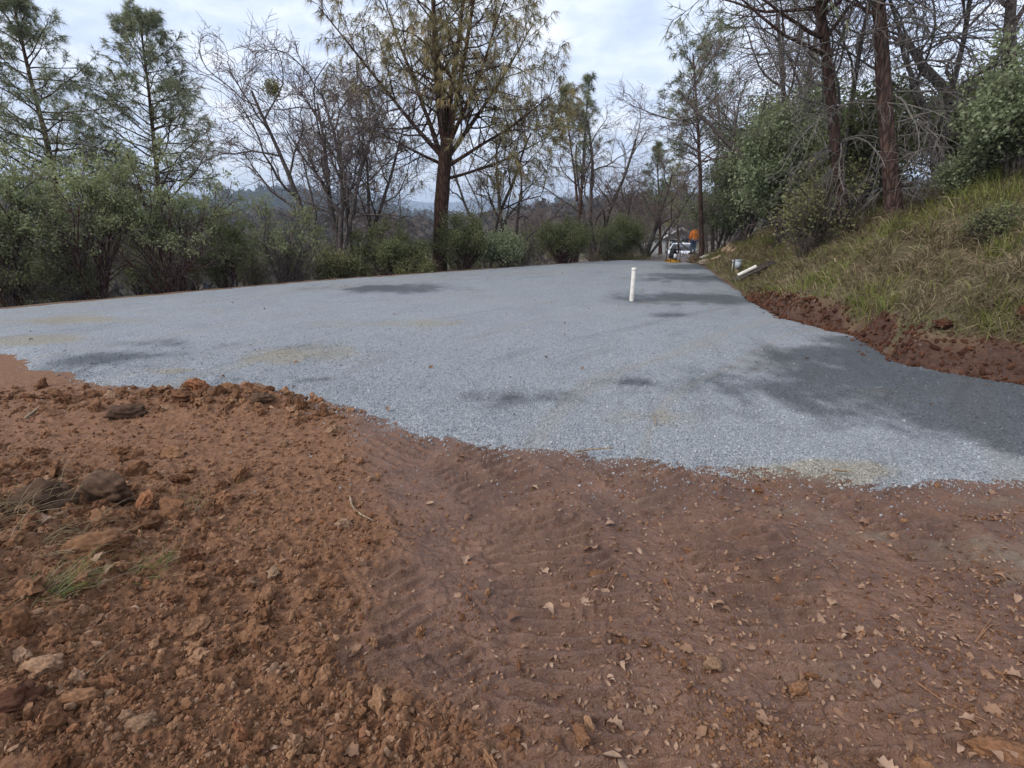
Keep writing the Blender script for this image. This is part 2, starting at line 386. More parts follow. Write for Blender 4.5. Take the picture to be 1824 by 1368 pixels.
hh = g.math('ADD', g.math('ADD', g.math('MULTIPLY', n2, 0.7), g.math('MULTIPLY', n3, 0.4)), g.math('MULTIPLY', n4, 0.35))
bm_ = g.bump(hh, 0.9, 0.020); g.put(b, 'Normal', bm_)
SOIL = m

def ground_object():
    x, y, z, k, F = build_ground()
    r = np.hypot(x, y); d, e = k['d'], k['e']
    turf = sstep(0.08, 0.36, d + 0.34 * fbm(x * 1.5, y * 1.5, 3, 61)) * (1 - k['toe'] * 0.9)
    turf = np.maximum(turf, sstep(11.5, 13, y) * sstep(-0.65, -0.2, d) * sstep(0.1, -0.15, k['sd']))
    litter = np.maximum(sstep(-0.25, 0.15, e + 0.2 * gnoise(x * 2, y * 2, 3)), sstep(23.2, 24.5, y) * (1 - turf)) * sstep(300, 60, r)
    far = sstep(60, 200, r)
    pale = sstep(0.3, 1.8, x + 0.4 * (y - 2.5)) * k['dirt']
    mud = k['dirt'] * sstep(0.4, -0.2, k['sd'])
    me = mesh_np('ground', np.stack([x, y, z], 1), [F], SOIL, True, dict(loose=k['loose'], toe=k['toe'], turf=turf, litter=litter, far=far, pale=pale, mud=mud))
    return tag(obj('ground', me), kind='structure', label='red brown muddy ground with crawler track marks around the gravel')
ground_object()

# ------------------------------------------------------------------ gravel lot
WET = [(1680, 695, 300, 46, 1.25), (1800, 765, 170, 62, 1.2), (1500, 645, 120, 22, 1.0), (1560, 618, 100, 16, .7), (1240, 497, 85, 7, .95), (1270, 478, 70, 5, 1.), (1230, 534, 110, 9, 1.0), (1190, 565, 35, 5, .6),
       (690, 516, 100, 7, .9), (205, 645, 70, 16, 1.), (150, 668, 130, 18, .55), (560, 686, 30, 7, .7), (910, 720, 110, 17, .55), (1120, 688, 50, 8, .55), (310, 618, 110, 9, .45), (540, 630, 80, 18, .40), (1600, 760, 220, 20, .45), (330, 690, 330, 14, .35)]
TAN = [(540, 636, 90, 14, .8), (310, 668, 30, 5, 1.2), (100, 575, 130, 6, .9), (60, 612, 60, 8, 1.5), (1180, 755, 100, 18, .5), (1440, 846, 100, 12, 1.4), (1590, 705, 70, 14, .5), (700, 580, 200, 8, .4), (330, 560, 160, 6, .4)]
def px_of(x, y, z):
    c, s = math.cos(PITCH), math.sin(PITCH); dz = z - CAM_Z
    dep = y * c - dz * s; up = y * s + dz * c
    dep = np.maximum(dep, 0.05); return 912 + 900 * x / dep, 684 - 900 * up / dep
def stain(x, y, table, seed):
    """damp or dusty patches of the gravel: each one an ellipse on the ground where the photograph shows it"""
    s = np.zeros_like(x)
    for u, v, a, bb, w in table:
        cx, cy = flat(u, v); ax = abs(flat(u + a, v)[0] - cx); ay = abs(flat(u, v - bb)[1] - flat(u, v + bb)[1]) / 2
        q = ((x - cx) / ax) ** 2 + ((y - cy) / ay) ** 2
        s = np.maximum(s, w * np.exp(-q * 0.6))
    nz = 0.85 * fbm(x * 1.0, y * 0.9, 4, seed) + 0.55 * fbm(x * 4, y * 2.6, 3, seed + 7)
    return sstep(0.08, 0.85, s + nz * 0.85 * (s > 0.02)) * np.clip(s * 2.2, 0, 1)
def gravel_z(x, y, sd):
    j = sd + 0.16 * fbm(x * 1.9, y * 1.9, 3, 81) + 0.10 * fbm(x * 9, y * 9, 2, 83)
    rut = 0.010 * fbm(x * 0.9, y * 0.9, 3, 85) + 0.006 * fbm(x * 5, y * 5, 2, 87)
    dune = 0.03 * np.exp(-((sd - 0.35) / 0.3) ** 2) * (0.5 + fbm(x * 1.5, y * 1.5, 2, 89))
    return land(x, y)[0] * 0 - 0.045 + 0.085 * sstep(-0.12, 0.22, j) + (rut + dune) * sstep(0, 0.4, sd), j
def arcs(x, y):
    """wheel ruts: bands at constant distance from the turning point"""
    rr = np.hypot(x - 13, y + 3) + 0.25 * gnoise(x * 0.3, y * 0.3, 90)
    return sstep(0.25, 0.6, gnoise(rr * 4.5, rr * 0 + 0.5, 91) * 0.8 + 0.5 * gnoise(x * 0.5, y * 0.5, 92) + 0.1)
def lines(x, y):
    """thin tyre edges: narrow, broken dark lines along the same turns"""
    rr = np.hypot(x - 13, y + 3) + 0.30 * gnoise(x * 0.25, y * 0.25, 94); r2 = 0.965 * x - 0.26 * y + 0.35 * gnoise(x * 0.22, y * 0.22, 95)
    a_ = sstep(0.10, 0.02, np.abs(gnoise(rr * 3.0, rr * 0 + 0.5, 96))) * sstep(-0.05, 0.3, gnoise(x * 0.7, y * 0.7, 97)); b_ = sstep(0.08, 0.02, np.abs(gnoise(r2 * 2.0, r2 * 0 + 0.5, 98))) * sstep(-0.15, 0.3, gnoise(x * 0.6, y * 0.4, 99))
    return np.clip(a_ + b_, 0, 1)
def gravel_mat(name, inst):
    m, nt, b = new_mat(name); g = G(nt)
    wet = g.attr('wet', 'INSTANCER' if inst else 'GEOMETRY'); tan = g.attr('tan', 'INSTANCER' if inst else 'GEOMETRY')
    if inst:
        rnd = g.rand(); n = g.noise(g.objco(), 3, 3)
        c = g.ramp(rnd, [(0.0, (0.195, 0.212, 0.230)), (0.5, (0.288, 0.308, 0.328)), (0.85, (0.378, 0.400, 0.420)), (1.0, (0.42, 0.43, 0.43))])
        c = g.mix(g.rng(n, 0.3, 0.7, 0, 0.35), c, (0.20, 0.20, 0.20))
    else:
        P = g.pos(); vo = g.voro(P, 85); v2 = g.voro(P, 150)
        sp = g.N.new('ShaderNodeSeparateColor'); g.L.new(vo.outputs['Color'], sp.inputs[0])
        s2 = g.N.new('ShaderNodeSeparateColor'); g.L.new(v2.outputs['Color'], s2.inputs[0])
        pick = g.math('ADD', g.math('MULTIPLY', sp.outputs[0], 0.6), g.math('MULTIPLY', s2.outputs[0], 0.4))
        c = g.ramp(pick, [(0.05, (0.155, 0.170, 0.185)), (0.5, (0.293, 0.313, 0.333)), (0.8, (0.388, 0.410, 0.430)), (1.0, (0.50, 0.50, 0.49))])
        big = g.noise(P, 0.8, 6, 0.65); c = g.mix(g.rng(big, 0.42, 0.62, 0, 0.30), c, g.mix(1.0, c, (0.72, 0.72, 0.74), 'MULTIPLY'))
        c = g.mix(g.math('MULTIPLY', g.attr('rut'), 0.42), c, (0.30, 0.285, 0.255)); c = g.mix(g.math('MULTIPLY', g.attr('line'), 0.30), c, g.mix(1.0, c, (0.55, 0.55, 0.56), 'MULTIPLY'))
        h = g.math('ADD', g.math('MULTIPLY', vo.outputs['Distance'], -1.0), g.math('MULTIPLY', v2.outputs['Distance'], -0.5))
        g.put(b, 'Normal', g.bump(h, 0.9, 0.014, g.bump(g.noise(P, 9, 4, 0.6), 0.5, 0.02)))
    c = g.mix(g.math('MULTIPLY', tan, 0.75), c, g.mix(1.0, c, (1.02, 0.86, 0.62), 'MULTIPLY'))
    c = g.mix(g.math('MULTIPLY', wet, 0.86), c, g.mix(1.0, c, (0.26, 0.275, 0.29), 'MULTIPLY'))
    g.put(b, 'Base Color', c); g.put(b, 'Roughness', g.rng(wet, 0, 1, 0.9, 0.62)); b.inputs['Specular IOR Level'].default_value = 0.25
    return m

def gn_scatter(name, pts, rot, scl, idx, variants, attrs):
    """loose stones and crumbs nobody could count: points that each carry one of a few shapes"""
    col = bpy.data.collections.new(name + '_shapes')
    for i, me in enumerate(variants): col.objects.link(bpy.data.objects.new('%s_%02d' % (name, i), me))
    me = bpy.data.meshes.new(name); me.vertices.add(len(pts)); me.vertices.foreach_set('co', np.ascontiguousarray(pts, np.float32).ravel())
    a = me.attributes.new('rot', 'FLOAT_VECTOR', 'POINT'); a.data.foreach_set('vector', np.ascontiguousarray(rot, np.float32).ravel())
    a = me.attributes.new('scl', 'FLOAT_VECTOR', 'POINT'); a.data.foreach_set('vector', np.ascontiguousarray(scl, np.float32).ravel())
    a = me.attributes.new('pick', 'INT', 'POINT'); a.data.foreach_set('value', np.ascontiguousarray(idx, np.int32))
    for k, v in attrs.items():
        a = me.attributes.new(k, 'FLOAT', 'POINT'); a.data.foreach_set('value', np.ascontiguousarray(v, np.float32))
    o = obj(name, me)
    ng = bpy.data.node_groups.new(name, 'GeometryNodeTree')
    ng.interface.new_socket('Geometry', in_out='INPUT', socket_type='NodeSocketGeometry'); ng.interface.new_socket('Geometry', in_out='OUTPUT', socket_type='NodeSocketGeometry')
    N, L = ng.nodes, ng.links; gi = N.new('NodeGroupInput'); go = N.new('NodeGroupOutput'); ip = N.new('GeometryNodeInstanceOnPoints')
    ci = N.new('GeometryNodeCollectionInfo'); ci.inputs['Collection'].default_value = col; ci.inputs['Separate Children'].default_value = True; ci.inputs['Reset Children'].default_value = True
    def na(n, t):
        q = N.new('GeometryNodeInputNamedAttribute'); q.data_type = t; q.inputs['Name'].default_value = n; return q.outputs[0]
    er = N.new('FunctionNodeEulerToRotation'); L.new(na('rot', 'FLOAT_VECTOR'), er.inputs[0])
    L.new(gi.outputs[0], ip.inputs['Points']); L.new(ci.outputs[0], ip.inputs['Instance']); ip.inputs['Pick Instance'].default_value = True
    L.new(na('pick', 'INT'), ip.inputs['Instance Index']); L.new(er.outputs[0], ip.inputs['Rotation']); L.new(na('scl', 'FLOAT_VECTOR'), ip.inputs['Scale'])
    L.new(ip.outputs[0], go.inputs[0])
    o.modifiers.new('scatter', 'NODES').node_group = ng
    return o

def rock_mesh(name, seed, sub, mat, rough=0.28, flat_=0.75, smooth=False):
    bm = bmesh.new(); bmesh.ops.create_icosphere(bm, subdivisions=sub, radius=1.0); rg = np.random.default_rng(seed)
    ax = rg.normal(size=(7, 3)); ax /= np.linalg.norm(ax, axis=1)[:, None]; cut = rg.uniform(0.55, 0.95, 7)
    st = rg.uniform(0.75, 1.25, 3) * np.array([1.15, 0.95, flat_]); off = rg.uniform(0, 50, 3)
    for v in bm.verts:
        p = np.array(v.co)
        for a, c in zip(ax, cut):
            q = p @ a
            if q > c: p = p - (q - c) * a * 0.9
        def n3(f, s_): q = p * f + off; return float(gnoise(q[:1], q[1:2], s_)[0] + gnoise(q[1:2] + 7.7, q[2:3], s_ + 50)[0] + gnoise(q[2:3] - 3.1, q[:1], s_ + 90)[0]) * 0.62
        n = n3(1.7, seed) + 0.6 * n3(3.9, seed + 1)
        if sub > 2: n = n + 0.42 * n3(8.5, seed + 2) + (0.26 * n3(18, seed + 3) if sub > 3 else 0)
        v.co = Vector(p * (1 + rough * n) * st)
    me = bpy.data.meshes.new(name); bm.to_mesh(me); bm.free(); me.materials.append(mat)
    if smooth: me.polygons.foreach_set('use_smooth', np.ones(len(me.polygons), bool))
    return me

def gravel_object():
    az = np.linspace(R(-70), R(72), 420); rad = np.concatenate([np.geomspace(2.2, 9, 260), np.geomspace(9.1, 28, 100)])
    x, y, F = polar_grid(az, rad); sd = inside_pad(x, y); z, j = gravel_z(x, y, sd)
    keep = (sd > -0.45)[F].any(1); F = F[keep]; used = np.unique(F); re_ = np.zeros(len(x), np.int64); re_[used] = np.arange(len(used))
    x, y, z = x[used], y[used], z[used]
    me = mesh_np('gravel_lot', np.stack([x, y, z], 1), [re_[F]], gravel_mat('gravel_bed', False), True, dict(wet=stain(x, y, WET, 101), tan=stain(x, y, TAN, 121), rut=arcs(x, y), line=lines(x, y)))
    tag(obj('gravel_lot', me), kind='structure', label='wide lot of blue grey crushed gravel with damp dark patches')
    # the loose chips on top, dense where they are near
    rg = np.random.default_rng(5); n = 330000
    az = rg.uniform(R(-66), R(66), n); r = 2.6 * (10.0 / 2.6) ** (rg.random(n) ** 1.15)
    x = r * np.sin(az); y = r * np.cos(az); sd = inside_pad(x, y); zg, j = gravel_z(x, y, sd)
    k0 = rg.random(n) < sstep(10.0, 4.0, r); az, r = az[k0], r[k0]; x, y, sd, zg, j = x[k0], y[k0], sd[k0], zg[k0], j[k0]; n = len(x)
    stray = rg.random(n) < 0.10 * np.exp(-np.clip(-j, 0, 9) / 0.22)
    k = (j > 0.02 + 0.05 * rg.normal(size=n)) | stray
    k &= (land(x, y)[1] < 0.15); x, y, zg, r = x[k], y[k], zg[k], r[k]
    z = np.maximum(zg, height(x, y)); s = rg.lognormal(math.log(0.0040), 0.42, len(x)) * (1 + 0.05 * np.clip(r - 4, 0, 10))
    s = np.clip(s, 0.003, 0.014)
    M = gravel_mat('gravel_chip', True); var = [rock_mesh('gravel_chip', 300 + i, 1, M, 0.3, 0.7) for i in range(6)]
    o = gn_scatter('gravel_chips', np.stack([x, y, z + s * 0.25], 1), rg.uniform(0, 6.28, (len(x), 3)), s[:, None] * rg.uniform(0.7, 1.3, (len(x), 3)), rg.integers(0, 6, len(x)), var, dict(wet=np.clip(stain(x, y, WET, 101) + 0.12 * lines(x, y), 0, 1), tan=np.clip(stain(x, y, TAN, 121) + 0.5 * arcs(x, y) * 0.6, 0, 1)))
    tag(o, kind='stuff', label='loose blue grey gravel chips covering the lot'); print('chips', len(x))
gravel_object()
print('T ground', time.time() - T_START)

# ------------------------------------------------------------------ vegetation: shared growth
def unit(v): return v / (np.linalg.norm(v, axis=-1, keepdims=True) + 1e-9)
def grow(S, D, L, R0, R1, n, wander, trop, rg):
    N = len(S); P = np.empty((N, n + 1, 3)); P[:, 0] = S; d = unit(np.asarray(D, float)); L = np.broadcast_to(L, (N,))
    for i in range(n):
        d = unit(d + wander * rg.normal(size=(N, 3)) + np.asarray(trop)); P[:, i + 1] = P[:, i] + d * (L / n)[:, None]
    t = np.linspace(0, 1, n + 1)[None]; R0 = np.broadcast_to(R0, (N,))[:, None]; R1 = np.broadcast_to(R1, (N,))[:, None]
    return P, R0 + (R1 - R0) * t ** 0.8
def kids(P, Rr, m, t0, t1, ang, dang, rg, jitter=1.0):
    N, n1 = P.shape[:2]; n = n1 - 1
    t = t0 + (t1 - t0) * (np.arange(m)[None] + jitter * rg.random((N, m))) / m; t = np.clip(t, 0, 0.999)
    i = np.floor(t * n).astype(int); f = (t * n - i)[..., None]; k = np.arange(N)[:, None]
    pos = P[k, i] * (1 - f) + P[k, i + 1] * f; tan = unit(P[k, i + 1] - P[k, i]); rad = Rr[k, i] * (1 - f[..., 0]) + Rr[k, i + 1] * f[..., 0]
    h = unit(rg.normal(size=tan.shape)); a = unit(np.cross(tan, h)); b = np.cross(tan, a)
    az = np.arange(m)[None] * 2.4 + rg.uniform(0, 6.28, (N, 1)) + 0.5 * rg.normal(size=(N, m)); th = ang + dang * rg.normal(size=(N, m))
    # azimuth measured in a frame fixed per parent so that siblings spread around it
    ref = np.where(np.abs(tan[..., 2:3]) < 0.9, np.array([0, 0, 1.0]), np.array([1.0, 0, 0])); a = unit(np.cross(tan, ref)); b = np.cross(tan, a)
    side = np.cos(az)[..., None] * a + np.sin(az)[..., None] * b
    D = np.cos(th)[..., None] * tan + np.sin(th)[..., None] * side
    return pos.reshape(-1, 3), D.reshape(-1, 3), rad.ravel(), t.ravel(), np.repeat(np.arange(N), m)
def add_leaves(acc, C, size, aspect, rg, up=0.5, val=None, along=None):
    """one small folded blade per centre: a diamond of four corners"""
    n = len(C); a = unit(rg.normal(size=(n, 3)) if along is None else along + 0.5 * rg.normal(size=(n, 3)))
    nrm = unit(rg.normal(size=(n, 3)) + np.array([0, 0, up])); b = unit(np.cross(nrm, a)); s = size * rg.uniform(0.65, 1.35, (n, 1))
    V = np.stack([C - a * s * 0.5, C + b * s * aspect * 0.5, C + a * s * 0.5, C - b * s * aspect * 0.5], 1).reshape(-1, 3)
    v = rg.random(n) if val is None else val
    acc.add(V, np.arange(4 * n).reshape(n, 4), np.repeat(np.clip(v, 0, 1), 4))
def add_needles(acc, C, D, m, length, width, rg, droop=0.35, spread=0.75, val=None):
    """tufts of long needles: m thin blades fanning from each centre"""
    n = len(C); d = unit(D[:, None] + spread * rg.normal(size=(n, m, 3)) + np.array([0, 0, -droop])).reshape(-1, 3)
    c = np.repeat(C, m, 0); L = length * rg.uniform(0.6, 1.2, (n * m, 1)); w = unit(np.cross(d, rg.normal(size=(n * m, 3)))) * width * 0.5
    mid = c + d * L * 0.55; tip = c + d * L + np.array([0, 0, -1.0]) * L * droop * 0.45
    V = np.stack([mid - w - d * L * 0.5, tip, mid + w - d * L * 0.5], 1).reshape(-1, 3)
    v = np.repeat(rg.random(n) if val is None else val, m) + 0.12 * rg.normal(size=n * m)
    acc.add(V, np.arange(3 * n * m).reshape(-1, 3), np.repeat(np.clip(v, 0, 1), 3))

BARK_OAK = mat_bark('oak_bark', (0.040, 0.033, 0.029), (0.150, 0.125, 0.112), 9, 0.3, 0.012)
BARK_PINE = mat_bark('pine_bark', (0.028, 0.017, 0.013), (0.120, 0.066, 0.047), 7, 0.2, 0.03)
BARK_RED = mat_bark('red_pine_bark', (0.030, 0.020, 0.017), (0.125, 0.078, 0.062), 9, 0.22, 0.03)
BARK_MANZ = mat_bark('manzanita_bark', (0.030, 0.013, 0.011), (0.100, 0.046, 0.038), 10, 0.25, 0.004, patch=(0.085, 0.075, 0.068))
BARK_GREY = mat_bark('grey_stem_bark', (0.040, 0.034, 0.030), (0.150, 0.130, 0.115), 12, 0.25, 0.006)
TWIG_OAK = mat_plain('oak_twig', (0.150, 0.115, 0.105), 0.85, 0.2)
TWIG_DEAD = mat_plain('dead_twig', (0.155, 0.140, 0.125), 0.9, 0.25)
NEEDLE = mat_leaf('grey_pine_needle', (0.125, 0.145, 0.090), (0.320, 0.345, 0.220), (0.42, 0.31, 0.16), 0.38)
NEEDLE_OLD = mat_leaf('yellowing_pine_needle', (0.155, 0.150, 0.075), (0.400, 0.335, 0.170), (0.52, 0.32, 0.15), 0.38)
LEAF_MANZ = mat_leaf('manzanita_leaf', (0.110, 0.130, 0.066), (0.310, 0.340, 0.180), (0.43, 0.41, 0.24), 0.34)
LEAF_DARK = mat_leaf('dark_shrub_leaf', (0.085, 0.098, 0.046), (0.235, 0.255, 0.118), (0.31, 0.27, 0.13), 0.34)
LEAF_EVER = mat_leaf('evergreen_leaf', (0.115, 0.140, 0.080), (0.330, 0.370, 0.220), (0.45, 0.47, 0.30), 0.34, 0.6)
LEAF_PALE = mat_leaf('pale_shrub_leaf', (0.121, 0.135, 0.061), (0.297, 0.284, 0.135), (0.365, 0.297, 0.162), 0.3)
LEAF_BROWN = mat_leaf('brown_hanging_leaf', (0.135, 0.078, 0.049), (0.284, 0.176, 0.111), (0.365, 0.203, 0.095), 0.3)

def finish(name, label, base, parts, cat='tree', group=None):
    root = empty(name, base); tag(root, label, cat, group)
    for pn, me in parts:
        o = obj(pn, me, root)
        if pn in ('twigs', 'crown', 'foliage', 'limbs'): o['kind'] = 'stuff'
    return root

def bare_oak(name, label, base, top, stems, seed, spread=0.55, trunk_r=0.16, dens=1.0, leaf=0, group=None, fine=5, wander=0.20, bark=None):
    """stems: list of (dx, dy, dz, length, radius) leaving the base; top: rough height for scaling the limbs"""
    rg = np.random.default_rng(seed); tr = Acc(); cr = Acc(); lv = Acc()
    S = np.zeros((len(stems), 3)) + rg.normal(size=(len(stems), 3)) * [trunk_r * .4, trunk_r * .4, 0]; S[:, 2] = -0.3
    D = np.array([s[:3] for s in stems], float); L = np.array([s[3] for s in stems]); r0 = np.array([s[4] for s in stems])
    P, Rr = grow(S, D, L, r0, r0 * 0.28, 11, 0.075, (0, 0, 0.02), rg); Rr[:, 0] *= 1.35; tr.tubes(P, Rr, 8, rough=0.05, rng=rg)
    nl = max(4, int(7 * dens)); s, d, r, t, _ = kids(P, Rr, nl, 0.28, 0.99, 0.80, 0.20, rg)
    L1 = L.repeat(nl) * (0.58 - 0.30 * t) * rg.uniform(0.7, 1.25, len(t)); P1, R1 = grow(s, d, L1, np.minimum(r * 0.62, 0.10), 0.014, 8, wander, (0, 0, 0.04), rg); tr.tubes(P1, R1, 6)
    allP = np.concatenate([P1, P[:, 3:]]) if P.shape[1] - 3 == P1.shape[1] else P1
    n2 = max(4, int(6 * dens)); s, d, r, t, pi = kids(P1, R1, n2, 0.2, 1.0, 0.75, 0.25, rg)
    L2 = L1[pi] * (0.62 - 0.28 * t) * rg.uniform(0.7, 1.3, len(t)); P2, R2 = grow(s, d, L2, np.minimum(r * 0.65, 0.035), 0.007, 5, wander * 1.15, (0, 0, 0.03), rg); cr.tubes(P2, R2, 4)
    n3 = max(4, int(6 * dens)); s, d, r, t, pi = kids(P2, R2, n3, 0.15, 1.0, 0.7, 0.3, rg)
    L3 = np.maximum(L2[pi] * 0.5, 0.25) * rg.uniform(0.6, 1.3, len(t)); P3, R3 = grow(s, d, L3, np.minimum(r * 0.65, 0.013), 0.005, 3, wander * 1.2, (0, 0, 0.02), rg); cr.tubes(P3, R3, 3)
    if fine:
        s, d, r, t, pi = kids(P3, R3, fine, 0.2, 1.0, 0.65, 0.3, rg)
        P4, R4 = grow(s, d, np.maximum(L3[pi] * 0.5, 0.12) * rg.uniform(0.6, 1.3, len(t)), 0.0065, 0.0045, 1, wander, (0, 0, 0), rg); cr.tubes(P4, R4, 3)
    parts = [('trunk', tr.mesh('oak_trunk', bark or BARK_OAK)), ('crown', cr.mesh('oak_twigs', TWIG_OAK))]
    if leaf:
        q = P3[:, 1:].reshape(-1, 3); q = q[rg.random(len(q)) < leaf] + rg.normal(size=(1, 3)) * 0.01
        add_leaves(lv, q - [0, 0, 0.04], 0.075, 0.6, rg, 0.2); parts.append(('foliage', lv.mesh('oak_leaves', LEAF_BROWN)))
    return finish(name, label, base, parts, group=group)

def pine(name, label, base, leaders, seed, trunk=None, nb=26, blen=2.0, t0=0.25, tufts=3, needle=0.24, mat=None, bark=None, droop=0.30, ang=1.0, up=0.05, twig_n=5, sub_n=5, width=0.011, group=None, bt=0.03, bup=0.15, profile=None, m=9, green=0.5, dead=0, nfac=1.0):
    """trunk: (direction, length, r0, r1); leaders: list of (start z along trunk, direction, length, radius)"""
    rg = np.random.default_rng(seed); tr = Acc(); br = Acc(); cr = Acc(); dd = Acc(); mat = mat or NEEDLE; bark = bark or BARK_PINE
    P0 = None
    if trunk:
        P0, R0 = grow(np.array([[0, 0, -0.4]]), np.array([trunk[0]], float), trunk[1] + 0.4, trunk[2], trunk[3], 14, 0.018, trunk[4] if len(trunk) > 4 else (0, 0, 0.004), rg)
        R0[:, 0] *= 1.3; R0[:, 1] *= 1.08; tr.tubes(P0, R0, 12, rough=0.035, rng=rg)
    segs = []
    for (z0, d, L, r) in leaders:
        if P0 is None: st = np.array([[0, 0, -0.3]])
        else:
            zz = P0[0, :, 2]; st = np.array([[np.interp(z0, zz, P0[0, :, 0]), np.interp(z0, zz, P0[0, :, 1]), z0]])
        P, Rr = grow(st, np.array([d], float), L, r, r * 0.16, 14, 0.03, (0, 0, up), rg); tr.tubes(P, Rr, 9, rough=0.03, rng=rg); segs.append((P, Rr, L))
    if not leaders: segs = [(P0, R0, trunk[1])]
    for P, Rr, L in segs:
        n1 = int(nb); s, d, r, t, _ = kids(P, Rr, n1, t0, 0.985, ang, 0.16, rg)
        f = profile(t) if profile else (0.12 + 0.88 * ((1 - t) / (1 - t0)) ** 0.85)
        L1 = np.maximum(blen * f * rg.uniform(0.65, 1.2, n1), 0.25); d = unit(d + np.stack([0 * t, 0 * t, bup + 0.9 * sstep(0.75, 1.0, t)], 1))
        P1, R1 = grow(s, d, L1, np.minimum(r * 0.5, 0.05) , 0.010, 8, 0.09, (0, 0, bt), rg); br.tubes(P1, R1, 5)
        s, d, r, t2, pi = kids(P1, R1, sub_n, 0.22, 1.0, 0.75, 0.2, rg); L2 = np.maximum(L1[pi] * 0.42 * (1.15 - 0.6 * t2) * rg.uniform(0.7, 1.25, len(t2)), 0.15)
        P2, R2 = grow(s, d, L2, np.minimum(r * 0.6, 0.018), 0.007, 4, 0.12, (0, 0, 0.03), rg); br.tubes(P2, R2, 3)
        s, d, r, t3, pi2 = kids(P2, R2, twig_n, 0.3, 1.0, 0.7, 0.25, rg); L3 = np.maximum(L2[pi2] * 0.4, 0.12)
        P3, R3 = grow(s, d, L3, 0.008, 0.006, 2, 0.1, (0, 0, 0.02), rg); br.tubes(P3, R3, 3)
        tip = np.concatenate([P3[:, -1], P3[:, 1], P2[:, -1]][:tufts] if tufts < 4 else [P3[:, -1], P2[:, -2], P3[:, 1], P2[:, -1]])
        dr = np.concatenate([P3[:, -1] - P3[:, -2], P3[:, 1] - P3[:, 0], P2[:, -1] - P2[:, -2]][:tufts] if tufts < 4 else [P3[:, -1] - P3[:, -2], P2[:, -2] - P2[:, -3], P3[:, 1] - P3[:, 0], P2[:, -1] - P2[:, -2]])
        if nfac < 1: k = rg.random(len(tip)) < nfac; tip, dr = tip[k], dr[k]
        gv = fbm(tip[:, 0] * 0.8 + seed, tip[:, 2] * 0.8 + tip[:, 1], 2, seed) * 0.55 + green + 0.14 * rg.normal(size=len(tip))
        add_needles(cr, tip, unit(dr), m, needle, width, rg, droop, 0.6, gv)
    parts = [('trunk', tr.mesh('pine_trunk', bark)), ('limbs', br.mesh('pine_limbs', bark)), ('crown', cr.mesh('pine_needles', mat))]
    return finish(name, label, base, parts, group=group)

def shrub(name, label, base, w, h, seed, stems=11, leafmat=None, bark=None, leaves=26, size=0.066, hollow=0.35, group=None, twigs=True, depth=None, cat='shrub', rad=0.036, lean=(0, 0), ball=0.12, nk=(6, 6), vbias=0.0):
    rg = np.random.default_rng(seed); tr = Acc(); tw = Acc(); lv = Acc(); depth = depth or w * 0.8
    az = np.arange(stems) * 2 * np.pi / stems + rg.uniform(-0.4, 0.4, stems); rr = np.sqrt(rg.uniform(0.05, 1, stems)); tgt = np.stack([np.cos(az) * rr * w * 0.42 + lean[0], np.sin(az) * rr * depth * 0.42 + lean[1], h * (1.0 - 0.22 * rr ** 2) * rg.uniform(0.58, 1.04, stems)], 1)
    S = rg.normal(size=(stems, 3)) * [0.10, 0.10, 0]; S[:, 2] = -0.15; D = tgt - S; L = np.linalg.norm(D, axis=1) * 0.92
    D = unit(D); D[:, 2] *= 0.8
    P, Rr = grow(S, D, L, rad * rg.uniform(0.7, 1.3, stems), rad * 0.3, 9, 0.125, (0, 0, 0.03), rg); tr.tubes(P, Rr, 6)
    s, d, r, t, pi = kids(P, Rr, nk[0], 0.32, 1.0, 0.62, 0.2, rg); L1 = L[pi] * (0.5 - 0.22 * t) * rg.uniform(0.7, 1.2, len(t))
    P1, R1 = grow(s, d, L1, r * 0.6, 0.008, 6, 0.14, (0, 0, 0.07), rg); tr.tubes(P1, R1, 4)
    s, d, r, t, pi = kids(P1, R1, nk[1], 0.3, 1.0, 0.65, 0.25, rg); L2 = np.maximum(L1[pi] * 0.42 * rg.uniform(0.7, 1.3, len(t)), 0.1)
    P2, R2 = grow(s, d, L2, np.minimum(r * 0.6, 0.009), 0.005, 3, 0.15, (0, 0, 0.08), rg); tw.tubes(P2, R2, 3)
    if twigs:
        s, d, r, t, pi = kids(P, Rr, 7, 0.08, 0.75, 0.8, 0.3, rg); q, rq = grow(s, d, L[pi] * 0.28 * rg.uniform(0.5, 1.3, len(t)), 0.009, 0.004, 4, 0.22, (0, 0, -0.01), rg); tw.tubes(q, rq, 3)
        s, d, r, t, pi = kids(q, rq, 3, 0.25, 1.0, 0.7, 0.3, rg); q, rq = grow(s, d, 0.28 * rg.uniform(0.4, 1.3, len(t)), 0.005, 0.003, 2, 0.2, (0, 0, 0), rg); tw.tubes(q, rq, 3)
    c = np.concatenate([P2[:, -1], P2[:, -2], P1[:, -1]]); c = c[c[:, 2] > h * hollow * rg.uniform(0.4, 1.2, len(c))]
    # foliage gathers in clumps: whole sprays are fuller or thinner
    wgt = sstep(-0.18, 0.28, fbm(c[:, 0] * 2.1 + seed, c[:, 2] * 2.1 + c[:, 1] * 1.3, 2, seed)); c = c[rg.random(len(c)) < 0.08 + 1.0 * wgt]
    tot = int(leaves * len(P2)); pick = rg.integers(0, len(c), tot); C = c[pick] + rg.normal(size=(tot, 3)) * ball
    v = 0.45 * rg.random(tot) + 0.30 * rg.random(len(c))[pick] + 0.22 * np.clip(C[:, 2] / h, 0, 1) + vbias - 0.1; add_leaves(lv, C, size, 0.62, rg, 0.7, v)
    parts = [('stems', tr.mesh('shrub_stems', bark or BARK_MANZ)), ('twigs', tw.mesh('shrub_twigs', TWIG_OAK)), ('crown', lv.mesh('shrub_leaves', leafmat or LEAF_MANZ))]
    return finish(name, label, base, parts, cat=cat, group=group)

